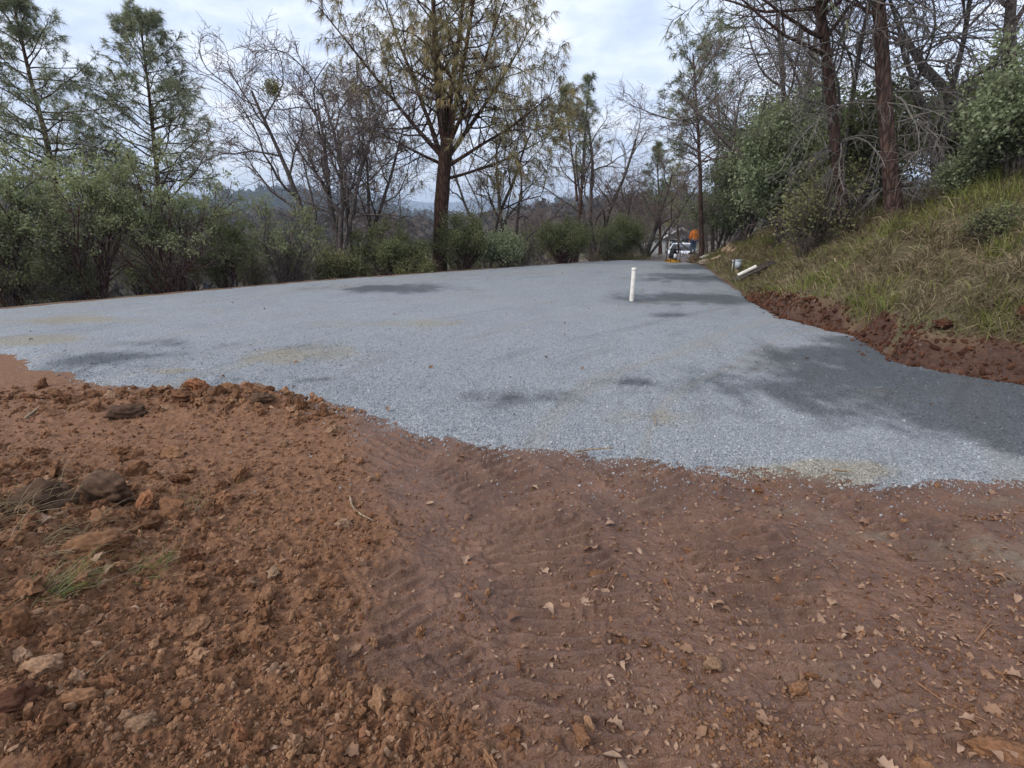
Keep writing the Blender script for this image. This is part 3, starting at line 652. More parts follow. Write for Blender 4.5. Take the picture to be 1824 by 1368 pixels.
def on_ground(u, Y, dz=0.0, v=470):
    """the ground point at depth Y under image column u"""
    r = ray(u, v); x = r[0] * Y / r[1]; return np.array([x, Y, float(land(np.array([x]), np.array([Y]))[0][0]) + dz])
def reach(u, v, base):
    """vector from a base to the point that shows at (u, v) in the base's own depth"""
    return at_y(u, v, base[1]) - base

# ---- pines
b = on_ground(70, 19.5, v=300); t = reach(18, -25, b)
pine('pine_tree', 'tall gray pine cut off by the top left corner, behind the manzanita', b, [], 11, trunk=(unit(t), np.linalg.norm(t) , 0.20, 0.03), nb=66, blen=4.0, t0=0.28, ang=1.30, bt=0.012, bup=0.0, m=9, needle=0.27, width=0.0165, sub_n=6, green=0.40)
b = on_ground(252, 21.0, v=330); t = reach(234, 18, b)
pine('pine_tree', 'slender gray pine with a pointed crown behind the shrubs, second from the left edge', b, [], 12, trunk=(unit(t), np.linalg.norm(t), 0.17, 0.025), nb=66, blen=3.7, t0=0.32, ang=1.28, bt=0.015, bup=0.0, m=9, needle=0.26, width=0.0165, sub_n=6, green=0.42)
b = on_ground(781, 21.5, v=460); fork = at_y(781, 300, 21.5)[2] - b[2]
ld = []
for (u, v, dy, L, r, z0) in ((540, 70, -0.6, 9.0, 0.105, 0.3), (640, -40, 1.5, 9.5, 0.12, 0.1), (700, -120, -1.6, 10.0, 0.13, 0.5), (745, -160, 0.6, 10.5, 0.15, 0.9), (800, -170, 1.3, 10.5, 0.15, 0.7), (860, -130, -0.8, 10.0, 0.13, 0.3), (930, 40, 0.9, 8.6, 0.11, 0.2), (970, 190, -0.7, 5.6, 0.085, 0.0), (575, 195, 0.5, 5.2, 0.07, 0.1), (880, 60, -2.6, 8.0, 0.10, 0.6), (990, 262, 0.5, 5.4, 0.07, -0.4)):
    z = fork + z0; q = reach(u, v, b) - [0, 0, z]; q[1] = dy; d = unit(q); d[2] += 0.02; ld.append((z, d, min(L, np.linalg.norm(q) * 1.03), r))
pine('big_pine_tree', 'big many-stemmed gray pine with yellowing needles standing at the rim of the gravel', b, ld, 13, trunk=((0, 0, 1), fork + 1.3, 0.34, 0.24), nb=23, blen=2.9, t0=0.16, ang=1.08, bup=0.05, bt=0.004, m=9, nfac=0.52, needle=0.32, width=0.0150, droop=0.8, mat=NEEDLE_OLD, up=0.012, green=0.48, sub_n=5, twig_n=4, profile=lambda t: 1.0 - 0.55 * t)
b = on_ground(1030, 33, v=380); t = reach(1042, 142, b); q = reach(1016, 158, b) - [0, 0, 4.0]
pine('pine_tree', 'slim double-topped gray pine rising above the bare oaks mid picture', b, [(0.2, unit(t), np.linalg.norm(t), 0.17), (4.0, unit(q), np.linalg.norm(q), 0.09)], 14, trunk=((0, 0, 1), 1.0, 0.2, 0.17), nb=26, blen=2.0, t0=0.42, ang=0.9, m=7, needle=0.32, width=0.021, up=0.0, green=0.52, droop=0.5, twig_n=4, sub_n=4)
b = on_ground(1251, 23.5, v=460); t = reach(1205, 92, b); t[1] = -0.3; t[0] *= 0.25
pine('pine_tree', 'leaning slim pine beside the person in orange with needles on its upper half', b, [], 15, trunk=(unit(t), np.linalg.norm(t), 0.128, 0.03, (-0.0125, 0, 0)), nb=34, blen=2.3, t0=0.50, ang=1.15, m=9, needle=0.27, width=0.017, green=0.40, profile=lambda t: 1 - 0.35 * t, bark=BARK_RED, nfac=0.8)
b = on_ground(1178, 34, v=440); t = reach(1176, 255, b)
pine('young_pine_tree', 'young bushy pine between the bare oak and the leaning pine', b, [], 16, trunk=(unit(t), np.linalg.norm(t), 0.12, 0.02), nb=30, blen=1.7, t0=0.30, m=7, needle=0.30, width=0.021, green=0.48, nfac=0.7)
b = on_ground(1212, 38, v=440); t = reach(1208, 300, b)
pine('young_pine_tree', 'thin yellowish young pine behind the parked white car', b, [], 17, trunk=(unit(t), np.linalg.norm(t), 0.10, 0.02), nb=24, blen=1.5, t0=0.35, m=7, needle=0.30, width=0.021, green=0.7, nfac=0.6)

# the two red-barked pines on the bank
def bank_pine(label, u, v, Y, top_u, r0, seed, nb, extra=None, side=-1):
    x = at_y(u, v, Y)[0]; b = np.array([x, Y, float(land(np.array([x]), np.array([Y]))[0][0])]); t = reach(top_u, -20, b)
    d = unit(t); L = np.linalg.norm(t) * 1.9
    root = pine('red_pine_tree', label, b, extra(b) if extra else [], seed, trunk=(d, L, r0, r0 * 0.35), nb=nb, blen=4.3, t0=0.42, ang=1.25, m=9, needle=0.26, width=0.013, bark=BARK_RED, green=0.42, nfac=1.0, tufts=4, sub_n=5, twig_n=4, profile=lambda t: 1.0 - 0.5 * t) if not extra else \
        pine('red_pine_tree', label, b, extra(b), seed, trunk=(d, L, r0, r0 * 0.4), nb=nb, blen=3.6, t0=0.42, ang=1.2, m=9, needle=0.26, width=0.013, bark=BARK_RED, green=0.42, nfac=0.7, sub_n=5, twig_n=4, profile=lambda t: 1.0 - 0.5 * t)
    # bare dead boughs hanging from the lower trunk
    rg = np.random.default_rng(seed + 70); a = Acc(); n = 44; z = rg.uniform(0.5, 5.6, n); st = d[None] * (z / d[2])[:, None]
    az = rg.uniform(-1.9, 1.9, n) + (math.pi if side < 0 else 0); dr = np.stack([np.cos(az), 0.55 * np.sin(az) - 0.25, rg.uniform(-0.15, 0.45, n)], 1)
    L1 = rg.uniform(0.8, 2.9, n) * np.clip(z / 3.2, 0.35, 1); P1, R1 = grow(st, dr, L1, 0.020, 0.007, 9, 0.13, (0, 0, -0.10), rg); a.tubes(P1, R1, 5)
    s, dq, r, t2, pi = kids(P1, R1, 8, 0.2, 1.0, 0.6, 0.25, rg); P2, R2 = grow(s, dq, L1[pi] * 0.36 * rg.uniform(0.5, 1.4, len(t2)), 0.008, 0.004, 6, 0.16, (0, 0, -0.10), rg); a.tubes(P2, R2, 3)
    s, dq, r, t2, pi = kids(P2, R2, 3, 0.2, 1.0, 0.6, 0.3, rg); P3, R3 = grow(s, dq, 0.3 * rg.uniform(0.5, 1.4, len(t2)), 0.0045, 0.003, 3, 0.2, (0, 0, -0.1), rg); a.tubes(P3, R3, 3)
    obj('dead_boughs', a.mesh('dead_boughs', TWIG_DEAD), root)['kind'] = 'stuff'; return root
bank_pine('red-barked pine leaning left on the grassy bank with dead twigs hanging low', 1525, 388, 11.7, 1468, 0.138, 21, 30)
def fork_b(b):
    q = reach(1578, -20, b) - [0, 0, 1.6]; return [(1.55, unit(q), np.linalg.norm(q) * 1.8, 0.10)]
bank_pine('straight thick red-barked pine with a second stem, on top of the grassy bank', 1607, 368, 10.7, 1592, 0.165, 22, 22, fork_b, side=1)

# ---- bare oaks; stems are given by where they end in the photograph
def oak_at(name, label, u, v, Y, ends, seed, dens=1.0, leaf=0, fine=5, r=0.13, group=None, wander=0.2, dy=None, bark=None):
    b = on_ground(u, Y, v=v); rg = np.random.default_rng(seed + 900); st = []
    for (eu, ev, k) in ends:
        q = reach(eu, ev, b); q[1] = rg.uniform(-1.5, 1.5) if dy is None else dy; st.append((*unit(q), np.linalg.norm(q), r * k))
    return bare_oak(name, label, b, 6, st, seed, dens=dens, leaf=leaf, fine=fine, group=group, wander=wander, bark=bark)
OAKS = {}
LEAF_BROWN = mat_leaf('brown_hanging_leaf', (0.17, 0.105, 0.066), (0.34, 0.225, 0.145), (0.42, 0.26, 0.13), 0.36)
OAKS['a'] = oak_at('bare_oak_tree', 'bare gray oak with crooked limbs reaching left, a clump of mistletoe near its top', 600, 470, 18.5, ((425, 150, 1.05), (500, 110, 1.1), (600, 130, .95), (645, 150, .9)), 41, dens=1.15, r=0.135, leaf=0.0)
oak_at('bare_oak_tree', 'bare forked oak just left of the big pine trunk', 628, 430, 21, ((600, 215, .9), (668, 190, 1.0), (720, 235, .8)), 42, dens=1.0, leaf=0.10, r=0.12)
oak_at('bare_oak_tree', 'bare oak with few brown leaves close behind the big pine trunk, its stem pale gray', 866, 400, 27, ((830, 235, .9), (890, 215, 1.0)), 43, dens=0.95, leaf=0.40, bark=BARK_GREY, r=0.14)
OAKS['b'] = oak_at('bare_oak_tree', 'dark-stemmed bare oak between the big pine and the slim double-topped pine', 903, 400, 26, ((900, 240, 1.0), (965, 255, .85)), 44, dens=0.95, leaf=0.40, r=0.14)
oak_at('bare_oak_tree', 'spreading bare oak right of the slim double-topped pine', 1062, 400, 33, ((1010, 250, .9), (1060, 205, 1.1), (1120, 240, 1.0)), 45, dens=1.05, leaf=0.0, r=0.18)
oak_at('bare_oak_tree', 'pale-trunked bare oak leaning right over the dirt at the end of the gravel', 1150, 448, 29, ((1195, 300, 1.1), (1120, 310, .8), (1212, 290, .6)), 46, dens=1.05, leaf=0.35, bark=BARK_GREY, r=0.15)
oak_at('bare_oak_tree', 'tall bare oak behind the evergreen thicket on the bank', 1432, 330, 19, ((1370, -10, 1.0), (1300, 70, .9), (1430, -40, 1.1), (1480, 20, .8)), 47, dens=1.0, r=0.15, bark=BARK_GREY)
oak_at('bare_oak_tree', 'slender bare oak between the evergreen thicket and the leaning slim pine', 1285, 330, 27, ((1275, 150, .9), (1325, 170, .8)), 48, dens=0.9, r=0.12)
oak_at('bare_oak_tree', 'gnarled dark oak with thick crooked limbs at the top right corner', 1850, 300, 12.5, ((1640, 20, 1.35), (1760, -60, 1.5), (1850, -80, 1.4)), 49, dens=0.9, r=0.17, wander=0.24, dy=0.4)
def thin_stem(label, u, v, Y, tu, seed, r):
    b = at_y(u, v, Y); b[2] = float(land(b[:1], b[1:2])[0][0]); q = reach(tu, -30, b)
    bare_oak('thin_bare_tree', label, b, 6, [(*unit(q), np.linalg.norm(q) * 1.5, r)], seed, dens=1.0, fine=3, wander=0.2, bark=BARK_GREY)
thin_stem('thin straight bare tree on the bank top, left of a pair', 1672, 345, 12.0, 1660, 51, 0.075)
thin_stem('thin straight bare tree on the bank top, right of a pair', 1690, 338, 12.6, 1692, 52, 0.085)
thin_stem('gray bare stem rising right behind the leaning red-barked pine', 1506, 350, 14.0, 1506, 53, 0.085)
thin_stem('thin gray bare stem left of the leaning red-barked pine', 1470, 350, 16.0, 1462, 54, 0.08)
# bare woodland lower down the slope, seen between the nearer trees
i = 0
for (src, u, Y, s, rz) in (('a', 690, 34, .8, 1), ('b', 960, 44, 1.0, 2.2), ('b', 1100, 46, 1.05, 3.9), ('a', 1010, 40, .62, 5.1), ('a', 1150, 52, .9, 0.6), ('a', 300, 46, .55, 2.9), ('a', 1230, 60, .9, 4.4), ('b', 920, 56, 1.2, 1.4), ('b', 1190, 44, .8, 2.0), ('a', 1085, 38, .5, .3), ('a', 980, 62, 1.0, .9), ('a', 1270, 46, .7, 1.7)):
    c = copy_tree(OAKS[src]); c.location = on_ground(u, Y, v=390); c.scale = (s, s, s); c.rotation_euler = (0, 0, rz)
    tag(c, 'distant bare oak ' + ('just left of the big pine trunk', 'behind the fan-shaped manzanita', 'above the gray twiggy brush', 'left of the slim double-topped pine', 'behind the pale-trunked leaning oak', 'right of the slender gray pine', 'over the gray gabled house', 'far behind the dark-stemmed oak', 'left of the parked white car', 'low behind the spreading bare oak', 'farthest back, left of the double-topped pine', 'behind the leaning slim pine')[i], 'tree', 'bare oaks down the slope behind the gravel'); c.name = 'distant_bare_oak_tree'; i += 1
# mistletoe in the first oak
def mistletoe():
    a = Acc(); rg = np.random.default_rng(3); c = rg.normal(size=(700, 3)) * 0.13; add_leaves(a, c, 0.08, 0.5, rg)
    st = Acc(); P, Rr = grow(np.zeros((16, 3)), rg.normal(size=(16, 3)), 0.28, 0.008, 0.004, 3, 0.2, (0, 0, 0), rg); st.tubes(P, Rr, 3)
    root = empty('mistletoe_clump', at_y(484, 158, 18.2)); tag(root, 'round yellow green mistletoe clump in the bare oak at left', 'mistletoe')
    obj('foliage', a.mesh('mistletoe_leaves', LEAF_PALE), root); obj('stems', st.mesh('mistletoe_stems', BARK_OAK), root)
mistletoe()

# ---- shrubs along the rim, from the left edge of the picture to the dirt track
def shrub_px(label, u0, u1, vtop, Y, seed, name='manzanita_shrub', **kw):
    um = (u0 + u1) / 2; b = on_ground(um, Y); w = at_y(u1, vtop, Y)[0] - at_y(u0, vtop, Y)[0]; h = at_y(um, vtop, Y)[2] - b[2]
    hs = kw.pop('hs', 0.88); return shrub(name, label, b, w * 0.84, h * hs, seed, **kw)
shrub_px('tall manzanita at the left edge with pale green leaf clumps and dark red stems', -90, 110, 275, 12.6, 61, stems=15, leaves=24, hollow=0.66, hs=1.04, ball=0.085, vbias=0.12)
shrub_px('tall leaning manzanita second from the left edge, reaching over the gravel rim', 70, 240, 282, 13.4, 62, stems=15, leaves=22, hollow=0.68, hs=1.02, ball=0.085, vbias=0.12)
shrub_px('open red-stemmed manzanita below the slender gray pine', 200, 385, 280, 14.2, 63, stems=17, leaves=15, hollow=0.70, hs=1.04, ball=0.075, vbias=0.10, lean=(0.2, 0))
shrub_px('rounded dark green shrub left of the dead-looking gray manzanita', 335, 450, 362, 15.6, 64, stems=10, leafmat=LEAF_DARK, leaves=24, hollow=0.3, ball=0.10, hs=.9)
shrub_px('half-bare gray manzanita with twisting dark stems, left of the bare gray oak', 415, 590, 340, 16.6, 65, stems=16, leaves=7, hollow=0.62, bark=BARK_OAK, hs=.9, ball=0.07)
shrub_px('low pale green shrub under the bare gray oak', 560, 640, 440, 17.4, 66, stems=9, leafmat=LEAF_PALE, leaves=22, hollow=0.1, name='low_shrub')
shrub_px('dense dark green shrub left of the big pine trunk', 615, 770, 385, 18.8, 67, stems=12, leafmat=LEAF_DARK, leaves=40, hollow=0.2, ball=0.12)
shrub_px('low pale leafy shrub at the foot of the big pine', 685, 785, 452, 18.6, 68, stems=10, leafmat=LEAF_PALE, leaves=26, hollow=0.0, name='low_shrub')
shrub_px('dense green shrub right behind the big pine trunk', 765, 890, 372, 20.8, 69, stems=12, leafmat=LEAF_DARK, leaves=40, hollow=0.2, ball=0.12)
shrub_px('bright green rounded shrub right of the big pine trunk', 850, 945, 410, 20.4, 70, stems=11, leafmat=LEAF_EVER, leaves=42, hollow=0.05, ball=0.15, size=0.075)
shrub_px('fan-shaped manzanita with bare dark stems at the rim of the gravel, mid picture', 940, 1070, 382, 22.6, 71, stems=22, leafmat=LEAF_DARK, leaves=17, hollow=0.55, twigs=False)
shrub_px('gray twiggy brush right of the fan-shaped manzanita', 1045, 1125, 402, 25.5, 72, stems=16, leaves=6, hollow=0.3, leafmat=LEAF_DARK, name='twiggy_shrub', bark=BARK_GREY)
shrub_px('dark green shrub left of the pale-trunked leaning oak', 1070, 1145, 388, 28.0, 73, stems=10, leafmat=LEAF_DARK, leaves=50, hollow=0.15, ball=0.2, size=0.075)
fill = shrub_px('dark brushy shrub in the shade behind the tall manzanitas at left', 20, 190, 400, 15.2, 74, stems=16, leafmat=LEAF_DARK, leaves=9, hollow=0.25, name='brush_shrub', ball=0.10, bark=BARK_GREY)
for k, (u, Y, s, rz) in enumerate(((250, 16.4, 1.0, 1.0), (120, 13.2, .62, 2.0), (20, 12.6, .7, 3.0), (330, 16.6, .8, 4.0), (-60, 13.5, 1.0, 5), (440, 18.2, .8, 0.7), (520, 19.2, .75, 2.7), (585, 20.2, .8, 5.5))):
    c = copy_tree(fill); c.location = on_ground(u, Y); c.scale = (s, s, s); c.rotation_euler = (0, 0, rz); c.name = 'brush_shrub'
    tag(c, 'dark twiggy brush ' + ('behind the open red-stemmed manzanita', 'at the feet of the second tall manzanita', 'under the tall manzanita at the left edge', 'between the red-stemmed manzanita and the rounded dark shrub', 'cut off by the left edge', 'behind the rounded dark green shrub', 'behind the half-bare gray manzanita', 'right behind the bare gray oak')[k], 'shrub', 'dark brush behind the rim shrubs')
for k, (u, Y, s, rz) in enumerate(((640, 30, 1.2, 1.0), (720, 27, 1.1, 2.0), (830, 30, 1.2, 3.0), (930, 29, 1.1, 4.0), (1000, 33, 1.2, 5), (480, 28, .7, 0.7), (400, 26, .7, 2.7), (1060, 38, 1.3, 5.5), (1110, 36, 1.1, .4), (880, 38, 1.3, 1.9), (1130, 45, 1.5, 3.3), (300, 27, .8, 3.5))):
    c = copy_tree(fill); c.location = on_ground(u, Y, v=400); c.scale = (s, s, s); c.rotation_euler = (0, 0, rz); c.name = 'slope_shrub'
    tag(c, 'dim shrub on the slope ' + ('left of the big pine, beyond the forked oak', 'close left behind the big pine trunk', 'behind the green shrub right of the big pine', 'behind the bright green rounded shrub', 'behind the fan-shaped manzanita', 'beyond the half-bare gray manzanita', 'beyond the rounded dark green shrub', 'behind the gray twiggy brush', 'beyond the dark shrub by the leaning oak', 'far behind the bare oaks right of the big pine', 'far beyond the pale-trunked leaning oak', 'below the slender gray pine')[k], 'shrub', 'shrubs on the slope behind the rim')

# ---- evergreen thicket and shrubs on the bank
def bank_shrub(label, u0, u1, vtop, Y, seed, dz=0, name='evergreen_shrub', **kw):
    um = (u0 + u1) / 2; x = at_y(um, 300, Y)[0]; z = float(land(np.array([x]), np.array([Y]))[0][0]) + dz
    w = at_y(u1, vtop, Y)[0] - at_y(u0, vtop, Y)[0]; h = at_y(um, vtop, Y)[2] - z
    return shrub(name, label, np.array([x, Y, z]), w * kw.pop('ws', 0.9), h * 1.04, seed, **kw)
bank_shrub('wide evergreen thicket with gray green leaves at the far end of the bank', 1268, 1420, 200, 23.0, 81, dz=0.0, stems=18, leafmat=LEAF_EVER, leaves=52, ws=1.12, hollow=0.22, ball=0.20, size=0.105, rad=0.045, bark=BARK_OAK, nk=(7, 7), twigs=False)
bank_shrub('tall evergreen thicket left of the leaning red-barked pine', 1345, 1500, 165, 16.8, 82, stems=19, leafmat=LEAF_EVER, leaves=50, ws=1.1, hollow=0.05, ball=0.19, size=0.098, rad=0.045, bark=BARK_OAK, nk=(7, 7), twigs=False)
bank_shrub('low evergreen mound hanging over the fallen log', 1262, 1345, 300, 26.5, 83, stems=13, leafmat=LEAF_EVER, leaves=36, hollow=0.35, ball=0.18, size=0.09, bark=BARK_OAK, twigs=False)
bank_shrub('dark evergreen thicket between the two red-barked pines', 1480, 1600, 165, 14.2, 84, stems=14, leafmat=LEAF_DARK, leaves=40, hollow=0.05, ball=0.17, size=0.08, bark=BARK_OAK, twigs=False)
bank_shrub('dark evergreen behind the pair of thin bare trees', 1620, 1760, 130, 14.6, 85, stems=14, leafmat=LEAF_DARK, leaves=36, hollow=0.05, ball=0.18, size=0.08, bark=BARK_OAK, twigs=False)
bank_shrub('bright evergreen shrub at the right edge above the bank', 1730, 1910, 75, 8.9, 86, stems=14, leafmat=LEAF_EVER, leaves=44, hollow=0.22, ball=0.12, size=0.06, bark=BARK_OAK, nk=(7, 7), twigs=False)
bank_shrub('low leafy branch of evergreen over the bank top at right', 1680, 1790, 275, 9.6, 87, stems=9, leafmat=LEAF_EVER, leaves=30, hollow=0.1, ball=0.09, size=0.045, bark=BARK_OAK, name='low_evergreen_shrub', twigs=False)
bank_shrub('small dull shrub in the grass near the right edge', 1760, 1850, 380, 7.6, 88, stems=9, leafmat=LEAF_DARK, leaves=22, hollow=0.0, ball=0.08, size=0.035, name='low_evergreen_shrub', rad=0.012)
bank_shrub('gray dead brush at the foot of the leaning red-barked pine', 1410, 1530, 300, 12.2, 89, stems=22, leaves=5, leafmat=LEAF_PALE, hollow=0.3, name='dead_brush', bark=BARK_GREY, rad=0.014)
print('T plants', time.time() - T_START)

# ------------------------------------------------------------------ hills behind the valley
def hill_mat(name, c1, c2, c3, sc):
    m, nt, b = new_mat(name); g = G(nt); P = g.pos()
    n = g.noise(P, sc, 9, 0.78); n2 = g.noise(P, sc * 0.12, 4, 0.6)
    c = g.mix(g.rng(n, 0.42, 0.60), c1, c2); c = g.mix(g.rng(n2, 0.52, 0.62, 0, 0.8), c, g.mix(g.rng(n, 0.40, 0.56), c1, c3)); g.put(b, 'Base Color', c); b.inputs['Roughness'].default_value = 1.0
    b.inputs['Specular IOR Level'].default_value = 0.05; g.put(b, 'Normal', g.bump(n, 0.8, 0.6 / sc)); return m
def hill(name, label, ridge_px, dist, foot_z, mat, rough, seed, near=0.45):
    u = np.linspace(-700, 2500, 240); v = np.interp(u, [p[0] for p in ridge_px], [p[1] for p in ridge_px])
    az = np.array([math.atan2(ray(a, b_)[0], ray(a, b_)[1]) for a, b_ in zip(u, v)])
    slope = np.array([ray(a, b_)[2] / math.hypot(ray(a, b_)[0], ray(a, b_)[1]) for a, b_ in zip(u, v)])
    k = np.linspace(0, 1.35, 44); X = []; Z = []
    rr = dist * (near + (1 - near) * k); s = np.where(k < 1, k ** 1.25, np.maximum(0, 1 - (k - 1) * 1.2))
    A, K = np.meshgrid(az, k); Rr = np.meshgrid(az, rr)[1]; S = np.meshgrid(az, s)[1]; top = np.meshgrid(CAM_Z + slope * dist, k)[0]
    x = Rr * np.sin(A); y = Rr * np.cos(A); L = dist * 0.12
    z = foot_z + (top - foot_z) * S * (1 + 0.0 * K) + rough * dist * (fbm(x / L, y / L, 5, seed) * (0.35 + 0.65 * (1 - np.abs(S - 0.5))) * 0.5 + 0.10 * fbm(x / L * 9, y / L * 9, 3, seed + 3))
    n, m = x.shape; i = np.arange(n - 1)[:, None] * m + np.arange(m - 1)[None]; F = np.stack([i, i + 1, i + m + 1, i + m], -1).reshape(-1, 4)
    V = np.stack([x.ravel(), y.ravel(), z.ravel()], 1)
    o = obj(name, mesh_np(name, V, [F], mat)); tag(o, label=label, kind='structure'); return V.reshape(n, m, 3)
RIDGE_FAR = [(-700, 340), (200, 345), (370, 345), (470, 340), (560, 346), (640, 342), (700, 352), (760, 360), (820, 358), (870, 349), (900, 353), (960, 362), (1100, 366), (1300, 350), (2500, 330)]
RIDGE_MID = [(-700, 330), (0, 335), (200, 372), (330, 366), (400, 353), (440, 343), (520, 338), (590, 344), (650, 362), (740, 380), (850, 388), (940, 374), (1000, 358), (1080, 352), (1150, 356), (1250, 350), (1500, 330), (2500, 300)]
RIDGE_LOW = [(-700, 395), (0, 398), (300, 402), (450, 396), (600, 404), (760, 412), (900, 402), (1000, 385), (1100, 380), (1200, 372), (1300, 360), (2500, 320)]
hill('mountain_ridge', 'far blue mountain ridge on the skyline', RIDGE_FAR, 4200, -60, hill_mat('mountain', (0.030, 0.045, 0.045), (0.07, 0.085, 0.08), (0.10, 0.105, 0.09), 0.012), 0.018, 201)
MIDV = hill('wooded_hill', 'wooded gray green hill across the valley', RIDGE_MID, 950, -45, hill_mat('wooded_hill', (0.020, 0.026, 0.014), (0.060, 0.062, 0.034), (0.12, 0.105, 0.06), 0.07), 0.016, 202)
LOWV = hill('low_brown_hill', 'low brown wooded slope beyond the bare oaks', RIDGE_LOW, 330, -24, hill_mat('brown_wood', (0.030, 0.026, 0.016), (0.085, 0.070, 0.045), (0.16, 0.135, 0.08), 0.16), 0.018, 203, near=0.22)
def far_woods(name, label, V, n, seed, size, mat, lo, hi):
    rg = np.random.default_rng(seed); A = []
    var = []
    for i in range(4):
        a = Acc(); q = rg.normal(size=(60, 3)) * [0.36, 0.36, 0.34] + [0, 0, 0.55]; q[:, :2] *= (1.25 - 0.6 * np.clip(q[:, 2:3], 0, 1)); add_leaves(a, q, 0.42, 0.75, rg, 0.4); var.append(a.mesh('far_tree_crown', mat))
    k = rg.integers(int(lo * len(V)), int(hi * len(V)), n); j = rg.integers(0, V.shape[1], n); P = V[k, j] + rg.normal(size=(n, 3)) * [size * 2, size * 2, 0] + [0, 0, -size * 0.15]
    s = size * rg.uniform(0.6, 1.35, (n, 1)) * np.array([[1.0, 1.0, 1.05]])
    o = gn_scatter(name, P, np.stack([np.zeros(n), np.zeros(n), rg.uniform(0, 6.28, n)], 1), s, rg.integers(0, 4, n), var, {}); tag(o, label=label, kind='stuff')
FAR_LEAF = mat_leaf('far_wood_leaf', (0.025, 0.034, 0.016), (0.075, 0.080, 0.040), (0.13, 0.10, 0.06), 0.2, 0.9)
FAR_BROWN = mat_leaf('far_wood_twig', (0.055, 0.042, 0.032), (0.125, 0.095, 0.070), (0.09, 0.10, 0.05), 0.2, 0.9)
far_woods('hill_woods', 'mass of trees covering the hill across the valley', MIDV, 12000, 211, 6.0, FAR_LEAF, 0.25, 0.76)
far_woods('brown_woods', 'mass of brown leafless woods on the low slope beyond the oaks', LOWV, 5200, 212, 6.0, FAR_BROWN, 0.05, 0.76)

# ------------------------------------------------------------------ grass on the bank
def bank_grass():
    rg = np.random.default_rng(31); n = 180000; a = Acc()
    y = 2.6 * (30 / 2.6) ** (rg.random(n) ** 0.85); d = rg.beta(1.25, 1.5, n) * 7.5 + 0.04 - 0.64 * sstep(11.0, 13.0, y); x = np.interp(y, FOOT_Y, FOOT_X) + d
    u, v = px_of(x, y, np.full(n, 1.0)); k = (u < 2150) & (u > 1180); x, y, d = x[k], y[k], d[k]
    z, kk = ground_full(x, y); cl = fbm(x * 1.6, y * 1.6, 3, 301); bare = sstep(0.12, 0.42, fbm(x * 0.9, y * 0.9, 4, 303))
    k = (kk['sd'] < -0.05) & (rg.random(len(x)) < (0.25 + 0.9 * sstep(-0.3, 0.4, cl)) * (1 - 0.85 * bare)) & (rg.random(len(x)) > kk['toe'] * 1.15); x, y, z, d, cl = x[k], y[k], z[k], d[k], cl[k]; n = len(x); dist = np.hypot(x, y)
    gr = fbm(x * 0.7, y * 0.7, 3, 305) + 0.35 * fbm(x * 3, y * 3, 2, 307) + 0.45 * np.exp(-((x - 8.2) / 1.3) ** 2 - ((y - 9.2) / 2.2) ** 2)
    green = rg.random(n) < sstep(-0.18, 0.36, gr) * 0.74
    L = np.where(green, rg.uniform(0.12, 0.32, n), rg.uniform(0.14, 0.46, n)) * (0.8 + 0.5 * sstep(-0.2, 0.5, cl)); w = 0.0045 + 0.0007 * dist
    lean = np.where(green, 0.35, 0.95); comb = 2.2 * fbm(x * 1.1, y * 1.1, 2, 309)
    dr = unit(np.stack([-0.55 * lean + 0.5 * lean * np.cos(comb) + 0.45 * rg.normal(size=n), -0.25 * lean + 0.5 * lean * np.sin(comb) + 0.45 * rg.normal(size=n), np.where(green, 1.0, 0.50) + 0.2 * rg.normal(size=n)], 1))
    sd = unit(np.cross(dr, rg.normal(size=(n, 3)))) * (w * 0.5)[:, None]; b0 = np.stack([x, y, z - 0.01], 1); mid = b0 + dr * (L * 0.55)[:, None] + [0, 0, 0.02]
    dr2 = unit(dr + np.stack([-0.35 * np.ones(n), -0.1 * np.ones(n), -np.where(green, 0.35, 0.8)], 1)); tip = mid + dr2 * (L * 0.5)[:, None]
    V = np.stack([b0 - sd, b0 + sd, mid + sd * 0.8, mid - sd * 0.8, tip], 1).reshape(-1, 3); i = np.arange(n)[:, None] * 5
    val = np.where(green, rg.uniform(0.55, 1.0, n), rg.uniform(0.0, 0.45, n)); a.add(V, i + np.array([0, 1, 2, 3]), np.repeat(val, 5)); a.F[3] = [(i + np.array([3, 2, 4]))]
    m, nt, b = new_mat('bank_grass'); g = G(nt); c = g.ramp(g.attr('v'), [(0.0, (0.120, 0.090, 0.054)), (0.25, (0.25, 0.195, 0.110)), (0.46, (0.38, 0.31, 0.19)), (0.54, (0.125, 0.140, 0.036)), (0.8, (0.215, 0.235, 0.062)), (1.0, (0.29, 0.30, 0.10))])
    g.put(b, 'Base Color', c); b.inputs['Roughness'].default_value = 0.8; t = g.N.new('ShaderNodeBsdfTranslucent'); g.put(t, 'Color', c); ms = g.N.new('ShaderNodeMixShader'); ms.inputs[0].default_value = 0.25
    g.L.new(b.outputs[0], ms.inputs[1]); g.L.new(t.outputs[0], ms.inputs[2]); g.L.new(ms.outputs[0], g.N['Material Output'].inputs['Surface'])
    tag(obj('bank_grass', a.mesh('bank_grass', m, False)), kind='stuff', label='dry tan and green grass matted over the cut bank'); print('blades', n); return m
GRASS = bank_grass()
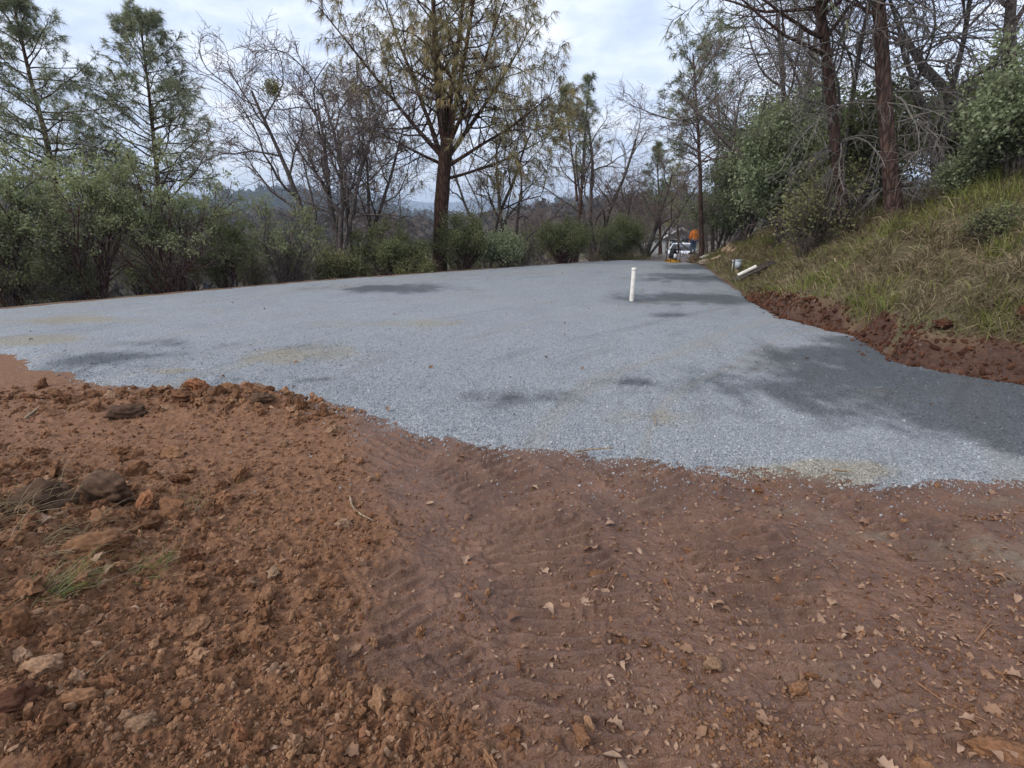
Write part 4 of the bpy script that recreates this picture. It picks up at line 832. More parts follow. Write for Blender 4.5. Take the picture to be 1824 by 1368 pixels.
def grass_tuft(label, u, v, n, L, seed, green=True, lean=(0, 0), spread=0.06):
    p = flat(u, v); rg = np.random.default_rng(seed); z = hz(*p); a = Acc()
    S = np.stack([rg.normal(size=n) * spread, rg.normal(size=n) * spread, np.full(n, -0.01)], 1); d = unit(np.stack([lean[0] + 0.45 * rg.normal(size=n), lean[1] + 0.45 * rg.normal(size=n), 0.75 + 0.3 * rg.normal(size=n)], 1))
    P, Rr = grow(S, d, L * rg.uniform(0.5, 1.2, n), 0.0018, 0.0006, 4, 0.06, (lean[0] * .15, lean[1] * .15, -0.14), rg)
    a.tubes(P, Rr, 3, rg.uniform(0.30, 0.78, n) if green else rg.uniform(0.1, 0.5, n)); o = obj('grass_tuft', a.mesh('grass_tuft', GRASS), loc=(p[0], p[1], z)); tag(o, label, 'grass', kind='stuff')
grass_tuft('bright green grass tuft pushed over on the spoil heap at lower left', 118, 1120, 130, 0.15, 1, True, (0.5, 0.35))
grass_tuft('thin gray green grass tuft right of the rounded brown boulder', 262, 1055, 70, 0.13, 2, True, (0.5, 0.2))
grass_tuft('faint green grass on the soil beside the smooth mud, upper left', 330, 930, 80, 0.10, 3, True, (0.2, 0), 0.12)
grass_tuft('dry straw tuft in front of the dark clods at left', 110, 1045, 90, 0.17, 4, False, (0.7, 0.1), 0.10)
grass_tuft('dry straw sticking up from the dark clods at left', 180, 985, 30, 0.14, 5, False, (0, 0), 0.12)
grass_tuft('dry grass lying flat at the left edge of the spoil heap', 20, 1010, 90, 0.16, 6, False, (0.3, 0.3), 0.14)
for k, (u, Y) in enumerate(((1118, 25.6), (1095, 25.2), (1135, 26.4))):
    rg = np.random.default_rng(400 + k); b0 = on_ground(u, Y, v=455); a = Acc(); n = 160; S = np.stack([rg.normal(size=n) * 0.5, rg.normal(size=n) * 0.3, np.zeros(n)], 1)
    P, Rr = grow(S, np.stack([0.4 * rg.normal(size=n), 0.4 * rg.normal(size=n), np.ones(n)], 1), 0.45 * rg.uniform(.5, 1.2, n), 0.009, 0.004, 4, 0.08, (0, 0, -0.2), rg); a.tubes(P, Rr, 3, rg.uniform(0.2, 0.75, n))
    tag(obj('grass_clump', a.mesh('grass_clump', GRASS), loc=b0), ('yellowish grass clump at the end of the gravel left of the dirt track', 'grass clump at the gravel end below the twiggy brush', 'yellow grass clump at the foot of the pale leaning oak')[k], 'grass', kind='stuff')

# ------------------------------------------------------------------ soil clods, stones, fallen leaves, sticks
def clod_mat(name, ramp):
    m, nt, b = new_mat(name); g = G(nt); p = g.objco(); n = g.noise(p, 3.2, 6, 0.7); c = g.ramp(g.rand(), ramp)
    c = g.mix(g.rng(n, 0.32, 0.68), g.mix(1.0, c, (0.5, 0.46, 0.42), 'MULTIPLY'), g.mix(1.0, c, (1.35, 1.3, 1.25), 'MULTIPLY')); g.put(b, 'Base Color', c); b.inputs['Roughness'].default_value = 0.95; b.inputs['Specular IOR Level'].default_value = 0.2
    g.put(b, 'Normal', g.bump(g.noise(p, 9, 4, 0.7), 0.5, 0.0012)); return m
CLOD = clod_mat('soil_clod', [(0.0, (0.115, 0.054, 0.027)), (0.45, (0.185, 0.095, 0.050)), (0.8, (0.250, 0.140, 0.078)), (0.92, (0.29, 0.19, 0.125)), (1.0, (0.24, 0.105, 0.05))])
CLOD_DARK = clod_mat('dark_clod', [(0.0, (0.055, 0.033, 0.022)), (1.0, (0.11, 0.066, 0.042))])
CLOD_PALE = clod_mat('tan_stone', [(0.0, (0.17, 0.105, 0.065)), (1.0, (0.26, 0.170, 0.108))])
CLOD_RED = clod_mat('red_clod', [(0.0, (0.050, 0.021, 0.013)), (1.0, (0.118, 0.053, 0.030))])
FINE_CLOD = [rock_mesh('clod', 500 + i, 4, CLOD, 0.34, 0.78, True) for i in range(6)]
MID_CLOD = [rock_mesh('clod', 520 + i, 3, CLOD, 0.46, 0.75, False) for i in range(8)]
TINY_CLOD = [rock_mesh('crumb', 540 + i, 1, CLOD, 0.3, 0.75) for i in range(6)]
def place_clod(name, label, u, v, sx, sy, sz, rz, mat, var, cat='clod', rxy=(0, 0), group=None):
    x, y = flat(u, v); me = FINE_CLOD[var].copy(); me.materials.clear(); me.materials.append(mat); me.name = name
    o = obj(name, me, loc=(x, y, hz(x, y) + sz * 0.5)); o.scale = (sx, sy, sz * 1.15); o.rotation_euler = (rxy[0], rxy[1], rz); tag(o, label, cat, group); return o
place_clod('boulder', 'rounded brown boulder in the spoil heap at left', 188, 1035, .085, .065, .060, .4, CLOD, 0, 'boulder')
place_clod('clod', 'big dark jagged clod above the rounded boulder', 95, 965, .12, .10, .11, .2, CLOD_DARK, 1)
place_clod('clod', 'dark overturned slab of soil with a shadowed hollow, upper left heap', 205, 925, .12, .09, .08, -.3, CLOD_DARK, 2)
place_clod('clod', 'reddish upright clod right of the dark jagged clod', 200, 978, .055, .05, .07, .9, CLOD, 3)
place_clod('clod', 'large reddish clod cut off by the left edge near the bottom', 8, 1205, .06, .06, .07, .9, CLOD_RED, 4)
place_clod('clod', 'long brown wedge of soil at lower left below the green grass tuft', 62, 1200, .035, .055, .06, -.4, CLOD, 5)
place_clod('clod', 'knobbly brown clod near the bottom left corner', 100, 1258, .042, .034, .034, .1, CLOD, 0)
place_clod('stone', 'angular tan stone, the left one of a cluster on the loose soil', 448, 1062, .040, .032, .030, .7, CLOD_PALE, 1, 'stone')
place_clod('stone', 'angular tan stone, the lowest of a cluster on the loose soil', 482, 1085, .040, .03, .028, 1.7, CLOD, 2, 'stone')
place_clod('stone', 'flat tan stone, the topmost of a cluster on the loose soil', 490, 1040, .042, .024, .020, 2.2, CLOD_PALE, 3, 'stone')
place_clod('stone', 'brown stone at the right end of the cluster on the loose soil', 556, 1080, .030, .028, .024, .2, CLOD, 4, 'stone')
place_clod('clod', 'oblong brown clod near the bottom left, beside smaller ones', 165, 1298, .042, .028, .026, .1, CLOD, 5)
place_clod('clod', 'tan lumpy clod at the bottom, right of the corner heap', 265, 1335, .030, .026, .026, .1, CLOD_PALE, 0)
place_clod('clod', 'reddish brown pile of clods in the bottom left corner', 40, 1330, .075, .05, .04, .5, CLOD_RED, 1)
place_clod('stone', 'brown stone with a flat face in the mud right of the bottom middle', 1425, 1227, .030, .022, .020, .3, CLOD, 2, 'stone')
place_clod('clod', 'upright tan clod at the bottom, middle of the muddy tracks', 1270, 1190, .028, .030, .026, 1.0, CLOD_PALE, 3)
place_clod('clod', 'flat orange brown flake of soil beside the crossed pine needles', 1065, 1018, .052, .030, .012, .1, CLOD, 4)
place_clod('clod', 'dark square clod at the edge of the smooth mud, left of centre', 612, 942, .045, .032, .030, .5, CLOD_DARK, 5)
place_clod('clod', 'long tan wall of pressed soil in the bottom right corner', 1780, 1345, .06, .042, .034, -.5, CLOD, 0)
place_clod('clod', 'pressed tan ridge of soil at the bottom edge, centre', 1035, 1320, .024, .034, .022, .45, CLOD, 1)
place_clod('clod', 'dark clod of earth among others in the spill beside the gravel, left', 232, 748, .12, .07, .06, .3, CLOD_DARK, 2)
place_clod('clod', 'dark lump of soil at the gravel edge, right end of the left spill', 470, 735, .10, .06, .06, .3, CLOD_DARK, 3)
place_clod('clod', 'pale lump of soil on the spill beside the gravel', 330, 728, .09, .06, .05, .3, CLOD, 4)
place_clod('rock', 'flat reddish rock at the foot of the cut bank', 1660, 655, .12, .09, .06, .3, CLOD_RED, 1, 'rock')
place_clod('rock', 'broken red rock at the foot of the cut bank near the right edge', 1790, 668, .10, .07, .07, .9, CLOD_RED, 2, 'rock')

def scatter_near(n, rg, wfun, rmin=1.05, rmax=5.2, a0=-58, a1=58):
    """random spots on the open dirt, even in the picture rather than on the ground"""
    out = []
    while len(out) < n:
        u = rg.uniform(-60, 1884, 6 * n); v = rg.uniform(680, 1420, 6 * n); P = [flat(a, b_) for a, b_ in zip(u, v)]; x = np.array([p[0] for p in P]); y = np.array([p[1] for p in P])
        k = (inside_pad(x, y) < -0.08) & (land(x, y)[1] < 0.1) & (rg.random(len(x)) < wfun(x, y)); out += list(zip(x[k], y[k]))
    return np.array(out[:n])
def small_clods():
    rg = np.random.default_rng(77); loose_w = lambda x, y: 0.12 + 0.88 * loose_mask(x, y) ** 2 * sstep(2.8, 1.4, y) + 0.2 * loose_mask(x, y)
    P = scatter_near(280, rg, loose_w); z, k = ground_full(P[:, 0], P[:, 1])
    for i, (x, y) in enumerate(P):
        s = 0.007 + 0.026 * rg.random() ** 1.9 * (0.6 + 0.6 * k['loose'][i]) * (1.5 if y > 2.6 else 1.0); o = obj('soil_clod', MID_CLOD[i % 8], loc=(x, y, z[i] + s * 0.45)); f = rg.uniform(0.75, 1.25, 3); o.scale = (s * 1.15 * f[0], s * f[1], s * f[2]); o.rotation_euler = tuple(rg.uniform(0, 6.28, 3))
        if k['loose'][i] > 0.5: tag(o, 'small brown clod among many on the loose soil at left', 'clod', 'small clods on the loose soil')
        else: tag(o, 'small brown clod lying on the tracked mud', 'clod', 'small clods on the tracked mud')
    n = 60000; u = rg.uniform(-120, 1940, n); v = 690 + 720 * rg.random(n) ** 0.8; r_ = np.array([flat(a, b_) for a, b_ in zip(u, v)]); x, y = r_[:, 0], r_[:, 1]
    z, k = ground_full(x, y); pt = sstep(0.0, 0.35, fbm(x * 2.2, y * 2.2, 3, 311)); keep = (k['sd'] < -0.02) & (rg.random(n) < np.maximum(k['loose'] * 0.85, 0.16 + 0.55 * pt) * (1 - 0.6 * k['track'])) & (k['d'] < 0.4); x, y, z, lo = x[keep], y[keep], z[keep], k['loose'][keep]
    s = np.clip(rg.lognormal(math.log(0.0042), 0.55, len(x)) * (0.75 + 0.35 * lo) * (0.65 + 0.22 * y), 0.0018, 0.018); o = gn_scatter('soil_crumbs', np.stack([x, y, z + s * 0.3], 1), rg.uniform(0, 6.28, (len(x), 3)), s[:, None] * rg.uniform(0.7, 1.3, (len(x), 3)), rg.integers(0, 6, len(x)), TINY_CLOD, {})
    tag(o, kind='stuff', label='loose crumbs of reddish brown soil over the churned ground'); print('crumbs', len(x))
    # churned lumps on the spoil heap and along the gravel's left edge
    n = 1500; hp = rg.random(n) < 0.55
    x = np.where(hp, -2.8 + 0.75 * rg.normal(size=n), -2.9 + 1.25 * rg.normal(size=n)); y = np.where(hp, 2.45 + 0.35 * rg.normal(size=n), 4.36 - 0.10 * (x + 2.7) + 0.17 * rg.normal(size=n)); z, k = ground_full(x, y)
    keep = (k['sd'] < 0.12) & (x < -0.7); x, y, z = x[keep], y[keep], z[keep]; n = len(x); s = np.clip(rg.lognormal(math.log(0.015), 0.6, n), 0.006, 0.06)
    o = gn_scatter('churned_lumps', np.stack([x, y, z + s * 0.3], 1), rg.uniform(0, 6.28, (n, 3)), s[:, None] * rg.uniform(0.7, 1.3, (n, 3)), rg.integers(0, 8, n), MID_CLOD, {}); tag(o, kind='stuff', label='churned lumps of orange brown soil heaped along the left of the gravel')
    # rubble at the foot of the bank
    n = 6500; y = rg.uniform(3.0, 12.5, n); x = np.interp(y, FOOT_Y, FOOT_X) + rg.normal(size=n) * 0.12 + 0.10; z, k = ground_full(x, y); s = np.clip(rg.lognormal(math.log(0.0095), 0.7, n), 0.003, 0.045)
    V = [rock_mesh('bank_rubble', 560 + i, 1, CLOD_RED, 0.3, 0.7) for i in range(5)]; o = gn_scatter('bank_rubble', np.stack([x, y, np.maximum(z, 0.03) + s * 0.2], 1), rg.uniform(0, 6.28, (n, 3)), s[:, None] * rg.uniform(0.7, 1.3, (n, 3)), rg.integers(0, 5, n), V, {}); tag(o, kind='stuff', label='crumbled red soil and stone along the foot of the cut bank')
small_clods()

m, nt, b = new_mat('dry_oak_leaf'); g = G(nt); c = g.ramp(g.rand(), [(0.0, (0.145, 0.072, 0.040)), (0.4, (0.23, 0.130, 0.076)), (0.75, (0.30, 0.185, 0.118)), (1.0, (0.37, 0.25, 0.17))]); nn = g.noise(g.objco(), 3.0, 4, 0.6)
g.put(b, 'Base Color', g.mix(g.rng(nn, 0.35, 0.7, 0, 0.55), c, g.mix(1.0, c, (0.55, 0.45, 0.4), 'MULTIPLY'))); b.inputs['Roughness'].default_value = 0.75
DRY_LEAF = m
def leaf_mesh(seed, lobes):
    rg = np.random.default_rng(seed); n = 9; t = np.linspace(0, 1, n); wid = np.sin(np.pi * np.clip(t * 0.94 + 0.03, 0, 1)) ** 0.8 * 0.30
    if lobes: wid = wid * (1 + 0.42 * np.cos(t * np.pi * 2 * 3.2 + 0.5))
    curl = rg.uniform(-1.6, 1.6); fold = rg.uniform(0.2, 1.0); V = []
    for i in range(n):
        zc = curl * (t[i] - 0.5) ** 2 * 0.9; V += [[t[i] - 0.5, -wid[i] * rg.uniform(.8, 1.2), zc + fold * wid[i]], [t[i] - 0.5, 0, zc], [t[i] - 0.5, wid[i] * rg.uniform(.8, 1.2), zc + fold * wid[i]]]
    F = []
    for i in range(n - 1): q = 3 * i; F += [[q, q + 1, q + 4, q + 3], [q + 1, q + 2, q + 5, q + 4]]
    V = np.array(V); V[:, 2] -= V[:, 2].min(); return mesh_np('dry_leaf', V, [np.array(F)], DRY_LEAF)
LEAVES = [leaf_mesh(600 + i, i % 2 == 0) for i in range(8)]
def fallen_leaves():
    rg = np.random.default_rng(78); w = lambda x, y: 0.10 + 0.90 * sstep(-0.5, 0.4, x + 0.2 * (y - 2)) * (0.5 + 0.5 * sstep(-0.2, 0.3, fbm(x * 1.2, y * 1.2, 2, 321))); P = scatter_near(290, rg, w); z = height(P[:, 0], P[:, 1])
    for i, (x, y) in enumerate(P):
        s = rg.uniform(0.028, 0.062); o = obj('fallen_leaf', LEAVES[i % 8], loc=(x, y, z[i] + 0.004)); o.scale = (s, s * rg.uniform(.8, 1.3), s); o.rotation_euler = (rg.normal() * 0.3, rg.normal() * 0.3 + (3.14 if rg.random() < .4 else 0), rg.uniform(0, 6.28))
        tag(o, 'dry tan leaf fallen on the reddish mud', 'leaf', 'dry leaves fallen on the mud')
    Q = scatter_near(2600, rg, w); zq = height(Q[:, 0], Q[:, 1]); nq = len(Q); s = rg.uniform(0.010, 0.030, nq)
    o = gn_scatter('leaf_scraps', np.stack([Q[:, 0], Q[:, 1], zq + 0.003], 1), np.stack([rg.normal(size=nq) * .4, rg.normal(size=nq) * .4, rg.uniform(0, 6.28, nq)], 1), np.stack([s, s * .8, s], 1), rg.integers(0, 8, nq), LEAVES, {}); tag(o, kind='stuff', label='torn scraps of dry leaf trodden into the mud')
    n = 2600; y = rg.uniform(3, 22, n); x = np.where(rg.random(n) < .85, np.interp(y, FOOT_Y, FOOT_X) + rg.uniform(-0.2, 5.5, n), rg.uniform(-8, 6, n)); z, k = ground_full(x, y); sd = k['sd']; z = np.where(sd > 0, np.maximum(z, 0.045), z + 0.03); keep = k['e'] < 0; x, y, z = x[keep], y[keep], z[keep]; n = len(x)
    keep = (np.interp(y, FOOT_Y, FOOT_X) < x) | (rg.random(n) < 0.25); x, y, z = x[keep], y[keep], z[keep]; n = len(x)
    s = rg.uniform(0.03, 0.065, n); o = gn_scatter('scattered_leaves', np.stack([x, y, z + .01], 1), np.stack([rg.normal(size=n) * .4, rg.normal(size=n) * .4, rg.uniform(0, 6.28, n)], 1), np.stack([s, s, s], 1), rg.integers(0, 8, n), LEAVES, {}); tag(o, kind='stuff', label='small dry leaves caught in the bank grass and on the gravel')
fallen_leaves()

STICK = mat_bark('pale_stick', (0.16, 0.11, 0.07), (0.36, 0.28, 0.19), 14, 0.2, 0.003); NEEDLE_DRY = mat_plain('dry_needle', (0.26, 0.13, 0.065), 0.7, 0.15)
def stick(name, label, pts_px, r, mat, lift=0.012, cat='stick', ongravel=False):
    P = []
    for (u, v) in pts_px: x, y = flat(u, v, 0.04 if ongravel else 0.0); P.append((x, y, (0.052 if ongravel else hz(x, y)) + lift))
    P = np.array(P); t = np.linspace(0, 1, len(P)); tt = np.linspace(0, 1, 14); Q = np.stack([np.interp(tt, t, P[:, k]) for k in range(3)], 1)
    Q[1:-1] = (Q[:-2] + Q[1:-1] * 2 + Q[2:]) / 4; a = Acc(); o0 = Q[0].copy(); a.tube(Q - o0, r * (1 - 0.45 * tt), 6); tag(obj(name, a.mesh(name, mat), loc=o0), label, cat)
stick('stick', 'curved pale stick on the brown soil left of the muddy tracks', [(625, 897), (628, 912), (642, 925), (668, 934)], 0.007, STICK)
stick('stick', 'long pale stick lying on the front edge of the gravel', [(1022, 810), (1050, 806), (1092, 803)], 0.008, STICK, ongravel=True)
stick('stick', 'short crooked pale twig standing out on the gravel', [(1168, 762), (1166, 752), (1164, 742)], 0.005, STICK, ongravel=True)
stick('stick', 'short tan stick in the tan gravel patch at the front edge', [(1482, 842), (1512, 846)], 0.010, STICK, ongravel=True)
stick('stick', 'small tan twig on the mud just below the gravel edge', [(1145, 842), (1160, 832)], 0.006, STICK)
stick('stick', 'brown stick lying on the smooth dirt slope at far left', [(48, 752), (62, 740), (74, 732)], 0.012, STICK)
stick('pine_needle', 'long crossed dry pine needle beside the orange soil flake', [(1068, 1070), (1092, 1035), (1112, 1000)], 0.0022, NEEDLE_DRY, cat='needle')
stick('pine_needle', 'shorter dry pine needle crossing the long one', [(1080, 1048), (1108, 1002)], 0.0022, NEEDLE_DRY, cat='needle')
stick('pine_needle', 'dry pine needle right of the orange soil flake', [(1182, 1030), (1192, 1052), (1200, 1074)], 0.0022, NEEDLE_DRY, cat='needle')
stick('pine_needle', 'long dry pine needle near the right edge, left of a crossed pair', [(1735, 1150), (1760, 1122), (1790, 1115)], 0.0022, NEEDLE_DRY, cat='needle')
stick('pine_needle', 'dry pine needle near the right edge, lower of a crossed pair', [(1735, 1150), (1750, 1128), (1766, 1105)], 0.0022, NEEDLE_DRY, cat='needle')
stick('pine_needle', 'very long dry pine needle running to the bottom right corner', [(1630, 1218), (1690, 1258), (1755, 1295)], 0.0022, NEEDLE_DRY, cat='needle')
stick('pine_needle', 'straight straw lying on the soil at lower left', [(172, 1254), (200, 1225), (250, 1180)], 0.0022, STICK, cat='straw')
stick('pine_needle', 'straw on the loose soil in the bottom middle', [(612, 1258), (630, 1236)], 0.002, STICK, cat='straw')
print('T litter', time.time() - T_START)

# ------------------------------------------------------------------ built things
PVC = mat_plain('white_pipe', (0.70, 0.67, 0.60), 0.5, 0.09, 9); BLACK = mat_plain('black_metal', (0.018, 0.018, 0.02), 0.5, 0.2); HOLE_SHADE = mat_plain('pipe_mouth_shade', (0.05, 0.05, 0.05), 0.8, 0.1)  # the last one is a dark colour painting the shade inside pipe mouths
GREYBOX = mat_plain('grey_box_paint', (0.40, 0.45, 0.48), 0.5, 0.06); GALV = mat_plain('galvanised_post', (0.36, 0.36, 0.34), 0.5, 0.12, metal=0.4); DARKWOOD = mat_bark('weathered_plank', (0.035, 0.028, 0.025), (0.12, 0.10, 0.09), 16, 0.3, 0.004)
PALEWOOD = mat_bark('split_wood', (0.22, 0.14, 0.085), (0.46, 0.33, 0.22), 14, 0.2, 0.008); TANPLANK = mat_bark('tan_plank', (0.22, 0.16, 0.10), (0.42, 0.33, 0.22), 14, 0.2, 0.004); RUST = mat_plain('rusty_metal', (0.075, 0.045, 0.032), 0.75, 0.25); ROCK = clod_mat('grey_rock', [(0.0, (0.20, 0.17, 0.14)), (1.0, (0.32, 0.27, 0.22))])
YELLOW = mat_plain('yellow_paint', (0.36, 0.19, 0.025), 0.6, 0.15); CARWHITE = mat_plain('white_car_paint', (0.76, 0.78, 0.80), 0.25, 0.02, spec=0.5); RUBBER = mat_plain('tyre_rubber', (0.02, 0.02, 0.02), 0.8, 0.1); STEEL = mat_plain('wheel_metal', (0.4, 0.4, 0.42), 0.4, 0.05, metal=0.8)
m, nt, b = new_mat('car_glass'); b.inputs['Base Color'].default_value = (0.03, 0.035, 0.04, 1); b.inputs['Roughness'].default_value = 0.06; b.inputs['Specular IOR Level'].default_value = 0.8; GLASS = m
LAMP = mat_plain('lamp_lens', (0.6, 0.6, 0.6), 0.15, 0.03)

def lathe(a, prof, sides=20, c=(0, 0, 0)):
    th = np.arange(sides) * 2 * np.pi / sides; V = np.array([[r * np.cos(t) + c[0], r * np.sin(t) + c[1], z + c[2]] for r, z in prof for t in th]); F = []
    for i in range(len(prof) - 1):
        for k in range(sides): k2 = (k + 1) % sides; F.append([i * sides + k, i * sides + k2, (i + 1) * sides + k2, (i + 1) * sides + k])
    a.add(V, F)
def standpipe():
    x, y = flat(1125, 536, 0.04); root = empty('standpipe', (x, y, 0.02)); tag(root, 'white plastic standpipe with a cap sticking up from the gravel', 'pipe'); h = at_y(1125, 477, y)[2] - 0.02; root.rotation_euler = (0, 0.012, 0)
    a = Acc(); lathe(a, [(0.049, -0.1), (0.049, h - 0.03)], 24); obj('pipe', a.mesh('pipe', PVC), root)
    a = Acc(); lathe(a, [(0.050, h - 0.055), (0.0555, h - 0.052), (0.0555, h - 0.008), (0.050, h), (0.001, h + 0.002)], 24); obj('cap', a.mesh('cap', PVC), root)
standpipe()

def utility():
    p = hit(1312, 492); Y = p[1]; root = empty('utility_box', p); tag(root, 'gray weatherproof electrical box on a thin post beside the gravel', 'box'); z0 = at_y(1311, 478, Y)[2] - p[2]; z1 = at_y(1311, 464, Y)[2] - p[2]
    a = Acc(); a.tube([(0, 0, -0.2), (0, 0, z0 + 0.02)], 0.022, 8); obj('post', a.mesh('post', PVC), root); hw = 0.085
    a = Acc(); a.box((0, 0, (z0 + z1) / 2), (hw * 2, 0.11, z1 - z0)); bx = obj('housing', a.mesh('housing', GREYBOX, False), root)
    a = Acc(); a.box((0, -0.068, (z0 + z1) / 2 - 0.01), (hw * 1.75, 0.022, (z1 - z0) * 0.84)); obj('cover', a.mesh('cover', GREYBOX, False), bx)
    a = Acc(); a.box((0, -0.01, z1 + 0.012), (hw * 2.3, 0.16, 0.024), None, 0.8); obj('hood', a.mesh('hood', GREYBOX, False), bx)
    a = Acc(); a.box((0, 0, 0.12), (0.12, 0.12, 0.34), None, 0.6); obj('conduit_sleeve', a.mesh('conduit_sleeve', TANPLANK, False), root)
    q = hit(1303, 488); root = empty('marker_post', q); tag(root, 'thin gray post with a small round top left of the electrical box', 'post'); h = at_y(1303, 463, q[1])[2] - q[2]
    a = Acc(); a.tube([(0, 0, -0.2), (0, 0, h - 0.05)], 0.016, 8); obj('post', a.mesh('post', GALV), root); a = Acc(); lathe(a, [(0.018, h - 0.06), (0.036, h - 0.05), (0.036, h - 0.012), (0.02, h), (0.001, h)], 12); obj('cap', a.mesh('cap', GREYBOX), root)
utility()

def harrow():
    """a tilted dark slatted frame on curved metal legs, half overturned on the grass"""
    p0 = hit(1308, 506); Y = p0[1]; A = np.array(at_y(1304, 500, Y)); B = np.array(at_y(1378, 475, Y)); B[2] = max(B[2], hz(B[0], B[1]) + 0.2); A[2] = max(A[2], hz(A[0], A[1]) + 0.08); L = np.linalg.norm(B - A); ax = unit(B - A); sd = unit(np.cross(ax, [0, 0, 1.0])); nm = np.cross(sd, ax)
    root = empty('slatted_bench', A); tag(root, 'dark tilted slatted bench frame with curved metal legs on the grassy bank', 'bench'); W = 0.42
    for k in range(4):
        a = Acc(); o_ = sd * (k - 1.5) * W / 4; lo = 0.0 if k < 3 else 0.03; P = [ax * (L * lo) + o_, ax * (L * (0.98 - 0.03 * (k % 2))) + o_]; c = (P[0] + P[1]) / 2; ln = np.linalg.norm(P[1] - P[0]); hx, hy, hz_ = ax * ln / 2, sd * W / 4 * 0.44, nm * 0.019
        V = np.array([c + i * hx + j * hy + q * hz_ for q in (-1, 1) for (i, j) in ((-1, -1), (1, -1), (1, 1), (-1, 1))]); a.add(V, [[0, 3, 2, 1], [4, 5, 6, 7], [0, 1, 5, 4], [1, 2, 6, 5], [2, 3, 7, 6], [3, 0, 4, 7]])
        obj('slat', a.mesh('slat', DARKWOOD, False), root)
    a = Acc(); 
    for f in (0.28, 0.74): a.tube([ax * L * f - sd * W * 0.5 - nm * 0.035, ax * L * f + sd * W * 0.5 - nm * 0.035], 0.02, 6)
    obj('crossbar', a.mesh('crossbar', RUST), root)
    for f in (0.28, 0.36, 0.74, 0.82, 0.88):
        for s_ in (-1, 1):
            a = Acc(); o_ = ax * L * f + sd * W * 0.42 * s_ - nm * 0.02; dn = np.array([0, 0, -1.0]); leg = 0.36 if f < 0.5 else 0.24
            a.tube([o_, o_ + dn * leg * 0.35 + ax * 0.05, o_ + dn * leg * 0.75 + ax * 0.10, o_ + dn * leg + ax * 0.18], 0.013, 6); obj('leg', a.mesh('leg', RUST), root)
    q = A + ax * L * 0.14 + nm * 0.074 + sd * 0.02; pr = empty('white_pipe_length', q); tag(pr, 'short length of wide white pipe resting on the tilted slatted bench', 'pipe'); d2 = unit(ax + nm * 0.02); e = d2 * 0.55; a = Acc(); a.tube([(0, 0, 0), e], 0.052, 18, False); obj('pipe', a.mesh('pipe', PVC), pr)
    a = Acc(); a.tube([d2 * 0.004, d2 * 0.03], 0.047, 18); obj('opening_shade', a.mesh('opening_shade', HOLE_SHADE), pr)  # solid dark plug: shade of the open pipe end painted as colour
harrow()

def rough_log(name, label, P0, P1, r, seed, mat=BARK_OAK, cutmat=PALEWOOD, cut0=True, bend=0.04, cat='log'):
    rg = np.random.default_rng(seed); P0 = np.asarray(P0, float); P1 = np.asarray(P1, float); t = np.linspace(0, 1, 9)[:, None]; Q = (P1 - P0) * t + rg.normal(size=(9, 3)) * bend * r * 2; Rr = r * (1 - 0.25 * t[:, 0]) * (1 + 0.10 * rg.normal(size=9))
    root = empty(name, P0); tag(root, label, cat); a = Acc(); a.tubes(Q[None], Rr[None], 10, rough=0.08, rng=rg); obj('bark', a.mesh('bark', mat), root); d = unit(P1 - P0)
    a = Acc(); a.tube([Q[0] - d * 0.02, Q[0] + d * 0.05], [Rr[0] * 0.93, Rr[0] * 0.93], 10); a.tube([Q[-1] - d * 0.05, Q[-1] + d * 0.02], [Rr[-1] * 0.9, Rr[-1] * 0.9], 10); obj('cut_face', a.mesh('cut_face', cutmat), root)
def up(p, h): return np.array([p[0], p[1], p[2] + h])
q0 = hit(1298, 447); q1 = at_y(1323, 416, q0[1] + 1.6)
rough_log('fallen_log', 'fallen bark-covered log with a pale broken end under the evergreen thicket', up(q0, 0.22), q1, 0.17, 1)
for k, (u, v, u2, v2, r, lab) in enumerate(((1268, 455, 1281, 450, 0.09, 'low pale wood piece left of the split logs, on the grass'), (1306, 450, 1316, 441, 0.10, 'pale wood chunk right of the fallen log foot'), (1278, 449, 1292, 443, 0.14, 'pale split log end, leftmost of the broken wood by the fallen log'), (1287, 450, 1300, 440, 0.12, 'pale split log piece in the middle of the broken wood'), (1297, 452, 1304, 441, 0.11, 'short pale split log piece nearest the fallen log'))):
    p = hit(u, v + 4); rough_log('split_log', lab, up(p, 0.14), at_y(u2, v2, p[1] + 0.25), r, 20 + k, mat=PALEWOOD)
p = hit(1256, 463); rough_log('dark_branch', 'dark dead branch lying below the split logs', up(p, 0.06), at_y(1274, 446, p[1] + 0.6), 0.07, 31, cat='branch')
p = hit(1372, 447); rough_log('dark_branch', 'dark fallen branch slanting up under the evergreen thicket', up(p, 0.10), at_y(1418, 398, p[1] + 0.8), 0.06, 32, cat='branch')
p = hit(1246, 467); rough_log('white_pipe_piece', 'white pipe lying on the ground right of the leaning slim pine', up(p, 0.14), up(hit(1263, 462), 0.20), 0.085, 33, mat=PVC, cutmat=HOLE_SHADE, bend=0.0, cat='pipe')  # its closed ends are dark, painted shade for the hollow inside
p = hit(1268, 467); rough_log('tan_log', 'short tan log on the grass right of the white pipe', up(p, 0.07), up(hit(1283, 461), 0.10), 0.08, 34, mat=TANPLANK, cat='log')
def far_rock(label, u, v, s, var, mat, name='rock'):
    p = hit(u, v); me = FINE_CLOD[var].copy(); me.materials.clear(); me.materials.append(mat); o = obj(name, me, loc=up(p, s[2] * 0.4)); o.scale = s; tag(o, label, 'rock')
far_rock('gray tan rock at the end of the gravel right of the leaning pine', 1258, 470, (.26, .2, .14), 0, ROCK); far_rock('reddish rock beside the tan log at the end of the gravel', 1274, 468, (.22, .16, .12), 1, CLOD_RED); far_rock('dark low stump at the left of the leaning pine foot', 1240, 468, (.22, .2, .16), 2, CLOD_DARK, 'stump')

